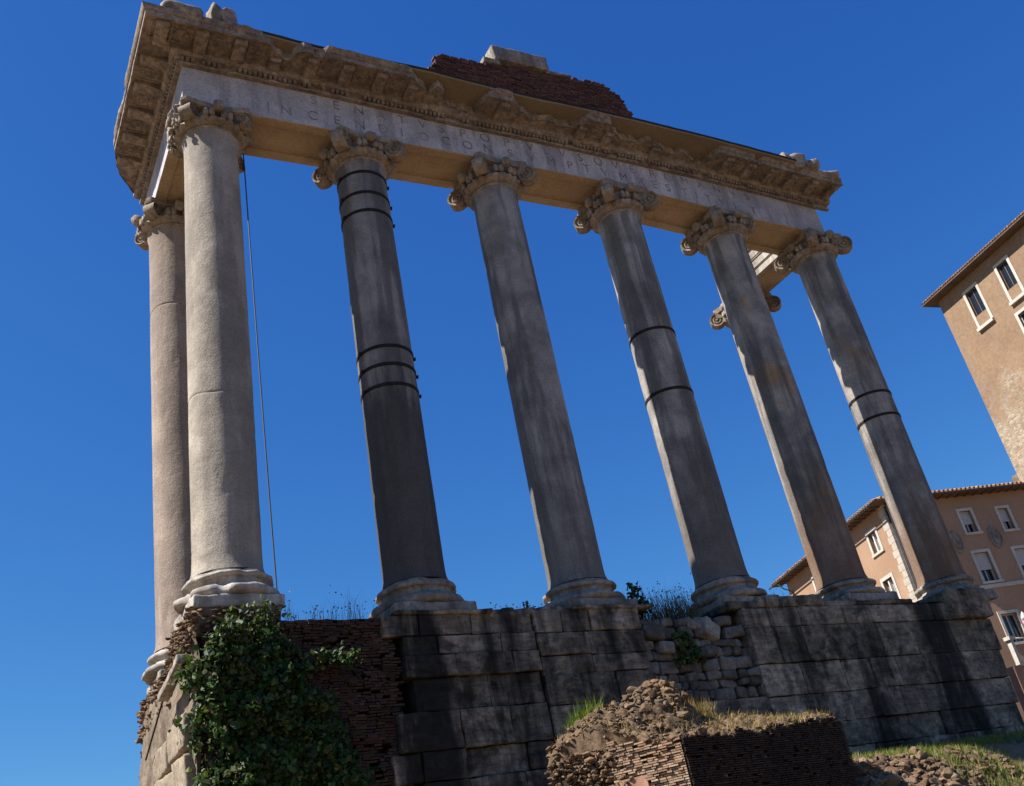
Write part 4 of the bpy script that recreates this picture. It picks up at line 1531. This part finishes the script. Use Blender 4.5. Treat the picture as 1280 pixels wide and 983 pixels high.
# ------------------------------------------------------------------ far buildings
def frame(O, X):
    X = Vector((X[0], X[1], 0)).normalized()
    Y = Vector((-X.y, X.x, 0))
    return Matrix(((X.x, Y.x, 0, O[0]), (X.y, Y.y, 0, O[1]), (0, 0, 1, O[2]), (0, 0, 0, 1)))

def wall_open(mb, fr, u0, u1, z0, z1, ops, thick=.45):
    """vertical wall in plane v=0 of fr (u along, z up, v inward) with real openings"""
    us = sorted(set([u0, u1] + [o[0] for o in ops] + [o[1] for o in ops]))
    zs = sorted(set([z0, z1] + [o[2] for o in ops] + [o[3] for o in ops]))
    for a, b in zip(us, us[1:]):
        for c, d in zip(zs, zs[1:]):
            m, n = (a + b) / 2, (c + d) / 2
            if any(o[0] < m < o[1] and o[2] < n < o[3] for o in ops):
                continue
            mb.add([fr @ Vector((a, 0, c)), fr @ Vector((b, 0, c)), fr @ Vector((b, 0, d)), fr @ Vector((a, 0, d))], [(0, 1, 2, 3)])
    for (a, b, c, d) in ops:
        q = [(a, c), (b, c), (b, d), (a, d)]
        for (p, r) in zip(q, q[1:] + q[:1]):
            mb.add([fr @ Vector((p[0], 0, p[1])), fr @ Vector((r[0], 0, r[1])), fr @ Vector((r[0], thick, r[1])), fr @ Vector((p[0], thick, p[1]))], [(0, 1, 2, 3)])

def window(root, fr, o, style, trim=.17, sill=True, name='window'):
    a, b, c, d = o
    t = MB()
    pr = -.05
    t.box(a - trim, a, pr, .06, c, d + trim, fr)
    t.box(b, b + trim, pr, .06, c, d + trim, fr)
    t.box(a, b, pr, .06, d, d + trim, fr)
    if style == 'tower':
        t.box(a - trim, a, pr, .06, c - 1.25, c, fr)
        t.box(b, b + trim, pr, .06, c - 1.25, c, fr)
    w = t.build('window', M['trim'], root)
    s = MB()
    if style == 'tower':
        s.box(a - trim - .02, b + trim + .02, -.30, .0, c - 1.55, c - 1.25, fr)
    elif sill:
        s.box(a - trim - .04, b + trim + .04, -.1, .1, c - .14, c, fr)
    if s.v:
        s.build('sill', M['trim'], w)
    if style == 'tower':
        s = MB()
        s.box(a, b, .01, .12, c - 1.25, c, fr)
        s.build('parapet', M['tower'], w)
    g = MB()
    g.box(a, b, .30, .33, c, d, fr)
    g.build('pane', M['glass'], w)
    f = MB()
    k = .07
    m = (a + b) / 2
    for (x0, x1, z0, z1) in ((a, a + k, c, d), (b - k, b, c, d), (a + k, b - k, c, c + k), (a + k, b - k, d - k, d), (m - k * .6, m + k * .6, c + k, d - k)):
        f.box(x0, x1, .24, .30, z0, z1, fr)
    f.build('sash', M['brownpaint' if style == 'tower' else 'paint'], w)
    if style == 'blind':
        s = MB()
        z = c + (d - c) * .42
        while z < d - .02:
            s.box(a + .02, b - .02, .16, .2, z, z + .075, fr)
            z += .085
        s.build('blind', M['shutter'], w)
    if style == 'tower':
        s = MB()
        s.box(m + .1, b - .1, .34, .36, c + .1, c + (d - c) * .45, fr)
        s.build('curtain', M['curtain'], w)
    if style == 'open':
        s = MB()
        s.box(m + .02, m + .12, .05, .24, c + .05, d - .1, fr)
        s.build('casement', M['curtain'], w)
    return w

def tiles(mb, fr, u0, u1, v0, z0, v1, z1, step=.28, r=.085, clip=None):
    """roof slope covered with rounded tile rows, from eave (v0,z0) to ridge (v1,z1)"""
    mb.add([fr @ Vector((u0, v0, z0)), fr @ Vector((u1, v0, z0)), fr @ Vector(((clip[1] if clip else u1), v1, z1)), fr @ Vector(((clip[0] if clip else u0), v1, z1))], [(0, 1, 2, 3)])
    u = u0 + step / 2
    while u < u1:
        f = 1.0
        if clip:
            if u < clip[0]:
                f = (u - u0) / (clip[0] - u0)
            elif u > clip[1]:
                f = (u1 - u) / (u1 - clip[1])
        if f > .03:
            va, zz = v0 + (v1 - v0) * f, z0 + (z1 - z0) * f
            n = max(1, int(f * 9))
            for k in range(n):
                a, b = k / n, (k + 1) / n
                mb.tube([fr @ Vector((u, v0 - .04 + (va - v0) * a, z0 + .05 + (zz - z0) * a)), fr @ Vector((u, v0 - .04 + (va - v0) * b, z0 + .03 + (zz - z0) * b))], [r, r * .85], 6)
        u += step

# palace
PO = Vector((42.78, 17.42, 11.08))
pal = thing('palace', 'orange plastered palace with sunlit side and shaded front behind the right podium end', 'building', (PO.x, PO.y, -8))
frR = frame(PO, (.953, -.303))                 # u right along shaded front, v inward
frL = Matrix.Translation(PO) @ Matrix(((frR[0][1], frR[0][0], 0, 0), (frR[1][1], frR[1][0], 0, 0), (0, 0, 1, 0), (0, 0, 0, 1)))   # u back along sunlit side, v inward
ZG = -19.5
WR = [(4.84, 5.62, -2.3, -.92), (7.48, 8.16, -2.38, -1.02), (4.66, 5.64, -5.3, -3.55), (7.4, 8.4, -5.3, -3.6), (10.2, 10.9, -2.38, -1.0), (10.2, 11.2, -5.3, -3.6), (4.75, 5.8, -8.9, -7.25), (7.5, 8.6, -8.9, -7.25), (2.0, 2.8, -2.3, -.92), (1.9, 2.9, -5.3, -3.55)]
WL = [(1.5, 2.4, -2.2, -.95), (1.55, 2.6, -5.3, -3.85), (5.4, 6.3, -2.2, -.95), (5.4, 6.4, -5.3, -3.85), (9.3, 10.2, -2.2, -.95)]
wm = MB()
wall_open(wm, frR, 0, 16, ZG, .25, WR)
wall_open(wm, frL, 0, 14, ZG, .25, WL)
for fr_, u in ((frR, 16), (frL, 14)):
    pass
wm.add([frR @ Vector(p) for p in ((16, 0, ZG), (16, 14, ZG), (16, 14, .25), (16, 0, .25))], [(0, 1, 2, 3)])
wm.add([frR @ Vector(p) for p in ((0, 14, ZG), (16, 14, ZG), (16, 14, .25), (0, 14, .25))], [(0, 1, 2, 3)])
wm.build('wall', M['palace'], pal)
for o in WR:
    window(pal, frR, o, 'blind' if o[2] > -6 else 'plain')
for o in WL:
    window(pal, frL, o, 'open', trim=.2)
q = MB()
z = ZG
k = 0
while z < -.1:
    L = .62 if k % 2 else .46
    q.box(-.018, L, -.02, .0, z, z + .40, frL)
    q.box(-.02, .28, -.018, .0, z, z + .40, frR)
    z += .42
    k += 1
q.build('quoins', M['quoin'], pal)
sc = MB()
sc.box(.3, 16, -.09, .0, -5.72, -5.50, frR)
sc.box(.8, 14, -.05, .0, -5.72, -5.55, frL) if False else None
sc.build('string_course', M['trim'], pal)
rf = MB()
tiles(rf, frR, -.9, 16.9, -.85, .12, 7, 2.6, .30, .085, (7, 9))
tiles(rf, frL, -.9, 14.9, -.85, .12, 7, 2.6, .30, .085, (7, 7.5))
roof = rf.build('roof', M['tile'], pal, smooth=True, sharp=40)
ev = MB()
ev.box(-.85, 16.8, -.8, -.001, .04, .12, frR)
ev.box(-.85, 14.8, -.8, -.001, .035, .115, frL)
ev.build('eave', M['eave'], roof)
u = .2
rb_ = MB()
while u < 14.5:
    rb_.box(u, u + .08, -.70, -.002, -.02, .034, frL)
    u += .6
u = .2
while u < 16.5:
    rb_.box(u, u + .08, -.70, -.002, -.02, .039, frR)
    u += .6
rb_.build('rafter_ends', M['eave'], roof)
gt = MB()
gt.tube([frL @ Vector((-.9, -.92, .06)), frL @ Vector((15, -.92, .0))], .05, 8)
gt.tube([frL @ Vector((13.6, -.92, 0)), frL @ Vector((13.5, -.6, -.5)), frL @ Vector((13.3, -.12, -.8)), frL @ Vector((13.3, -.1, -12))], .05, 8)
gt.tube([frR @ Vector((.12, -.1, -.1)), frR @ Vector((.12, -.1, -14))], .05, 8)
gt.build('gutter', M['gutter'], pal, smooth=True)
def medallion(u, z):
    mb = MB()
    rot = Matrix(((frR[0][0], 0, -frR[0][1]), (frR[1][0], 0, -frR[1][1]), (0, 1, 0)))
    prof = [(.0, .05), (.2, .12), (.27, .10), (.30, .05), (.36, .05), (.40, .10), (.46, .09), (.48, .0)]
    rings = []
    for r, h in prof:
        lp = []
        for k in range(48):
            a = 2 * math.pi * k / 48
            rr = r * (1 + .05 * math.cos(8 * a) + .05 * math.cos(3 * a + u))
            p = Vector((u + rr * math.cos(a) * .85, -h - .01 - .05 * abs(fbm((r * 3, a, u), 2, 2)) * (r < .45), z + rr * 1.45 * math.sin(a)))
            lp.append(frR @ p)
        rings.append(lp)
    mb.sweep(rings, True, False)
    mb.build('relief_medallion', M['stucco'], pal, smooth=True, sharp=40)
for u in (3.85, 6.55, 9.3):
    medallion(u, -2.75)

# tower
TO = Vector((81.37, 31.65, 40.21))
tow = thing('brick_tower', 'tall ochre plastered tower with overhanging tiled eaves and rough stone foot, upper right', 'tower', (TO.x, TO.y, 2))
frT = frame(TO, (-.17, -.985))
# v inward must point away from the camera side
TD = 15.0
WT = [(3.36, 4.86, -2.95, -.2), (7.8, 9.15, -2.95, -.2), (7.6, 9.1, -8.2, -5.6), (12.2, 13.6, -2.95, -.2), (12.1, 13.5, -8.2, -5.6), (16.6, 18.0, -2.95, -.2)]
tw = MB()
wall_open(tw, frT, 0, 20, -50, 1.25, WT)
for (p) in (((0, 0), (0, TD)), ((20, 0), (20, TD)), ((0, TD), (20, TD))):
    (u0, v0), (u1, v1) = p
    tw.add([frT @ Vector((u0, v0, -50)), frT @ Vector((u1, v1, -50)), frT @ Vector((u1, v1, 1.25)), frT @ Vector((u0, v0, 1.25))], [(0, 1, 2, 3)])
tw.build('wall', M['tower'], tow)
for o in WT:
    window(tow, frT, o, 'tower' if o[2] > -4 else 'plain', trim=.30)
tr = MB()
tiles(tr, frT, -1.0, 21.0, -1.35, 1.42, TD / 2, 4.6, .36, .10, (TD / 2, 20 - TD / 2))
frT2 = frT @ Matrix(((0, 1, 0, 0), (1, 0, 0, 0), (0, 0, 1, 0), (0, 0, 0, 1)))
tiles(tr, frT2, -1.35, TD + 1, -1.0, 1.42, TD / 2, 4.6, .36, .10, (TD / 2, TD / 2 + .01))
rt_ = tr.build('roof', M['tile'], tow, smooth=True, sharp=40)
te = MB()
te.box(-.95, 20.95, -1.3, TD + .95, 1.21, 1.40, frT)
te.build('eave', M['eave'], rt_)
bu = MB()
for k in range(7):
    zt_ = -18.3 - k * .62
    for q in range(3):
        bu.rock(frT @ Vector((-.4 - k * .9, .8 + q * 1.2, zt_ - 15)), (1.2, 1.2, 30), None, .12, .14, .8, 1, k * 3 + q)
bu.build('buttress', M['rough_tower'], tow, smooth=True, sharp=50)

# terrace railing and parasol at the right edge
rl = thing('terrace_wall', 'terrace parapet with pale post below the palace window at the right edge', 'parapet', (26.8, 2.0, -6))
mb = MB()
mb.box(26.55, 31, 2.2, 2.5, -6, -2.05)
mb.box(26.62, 30.5, 2.22, 2.48, -2.05, -1.25) if False else None
mb.build('parapet_wall', M['salmon'], rl)
mb = MB()
mb.box(26.68, 26.84, 2.02, 2.18, -2.05, -1.22)
mb.box(26.60, 26.92, 1.96, 2.24, -1.22, -1.10)
mb.build('post', M['trim'], rl)
mb = MB()
mb.tube([(26.8, 2.1, -1.16), (31, 2.1, -1.16)], .035, 8)
mb.tube([(26.8, 2.1, -1.95), (31, 2.1, -1.95)], .035, 8)
mb.build('rail', M['trim'], rl, smooth=True)
ps = thing('closed_parasol', 'closed pink and white parasol at the right edge below the palace windows', 'parasol', (27.22, 1.55, -6))
mb = MB()
mb.tube([(27.22, 1.55, -6), (27.22, 1.55, -.4)], .02, 8)
mb.build('pole', M['paint'], ps, smooth=True)
def fold(p, a):
    s = 1 + .18 * math.cos(8 * a)
    return Vector((p.x * s, p.y * s, p.z))
mb = MB()
mb.lathe([(.04, -.92), (.085, -.85), (.10, -.7)], 32, (27.22, 1.55, 0), 0, 1, 0, True, None, fold)
mb.build('pink_canopy', M['pinkcloth'], ps, smooth=True)
mb = MB()
mb.lathe([(.10, -.698), (.085, -.58), (.05, -.48), (.015, -.42)], 32, (27.22, 1.55, 0), 0, 1, 0, True, None, fold)
mb.build('white_canopy', M['whitecloth'], ps, smooth=True)

for o in bpy.data.objects:
    if '_o' in o:
        del o['_o']
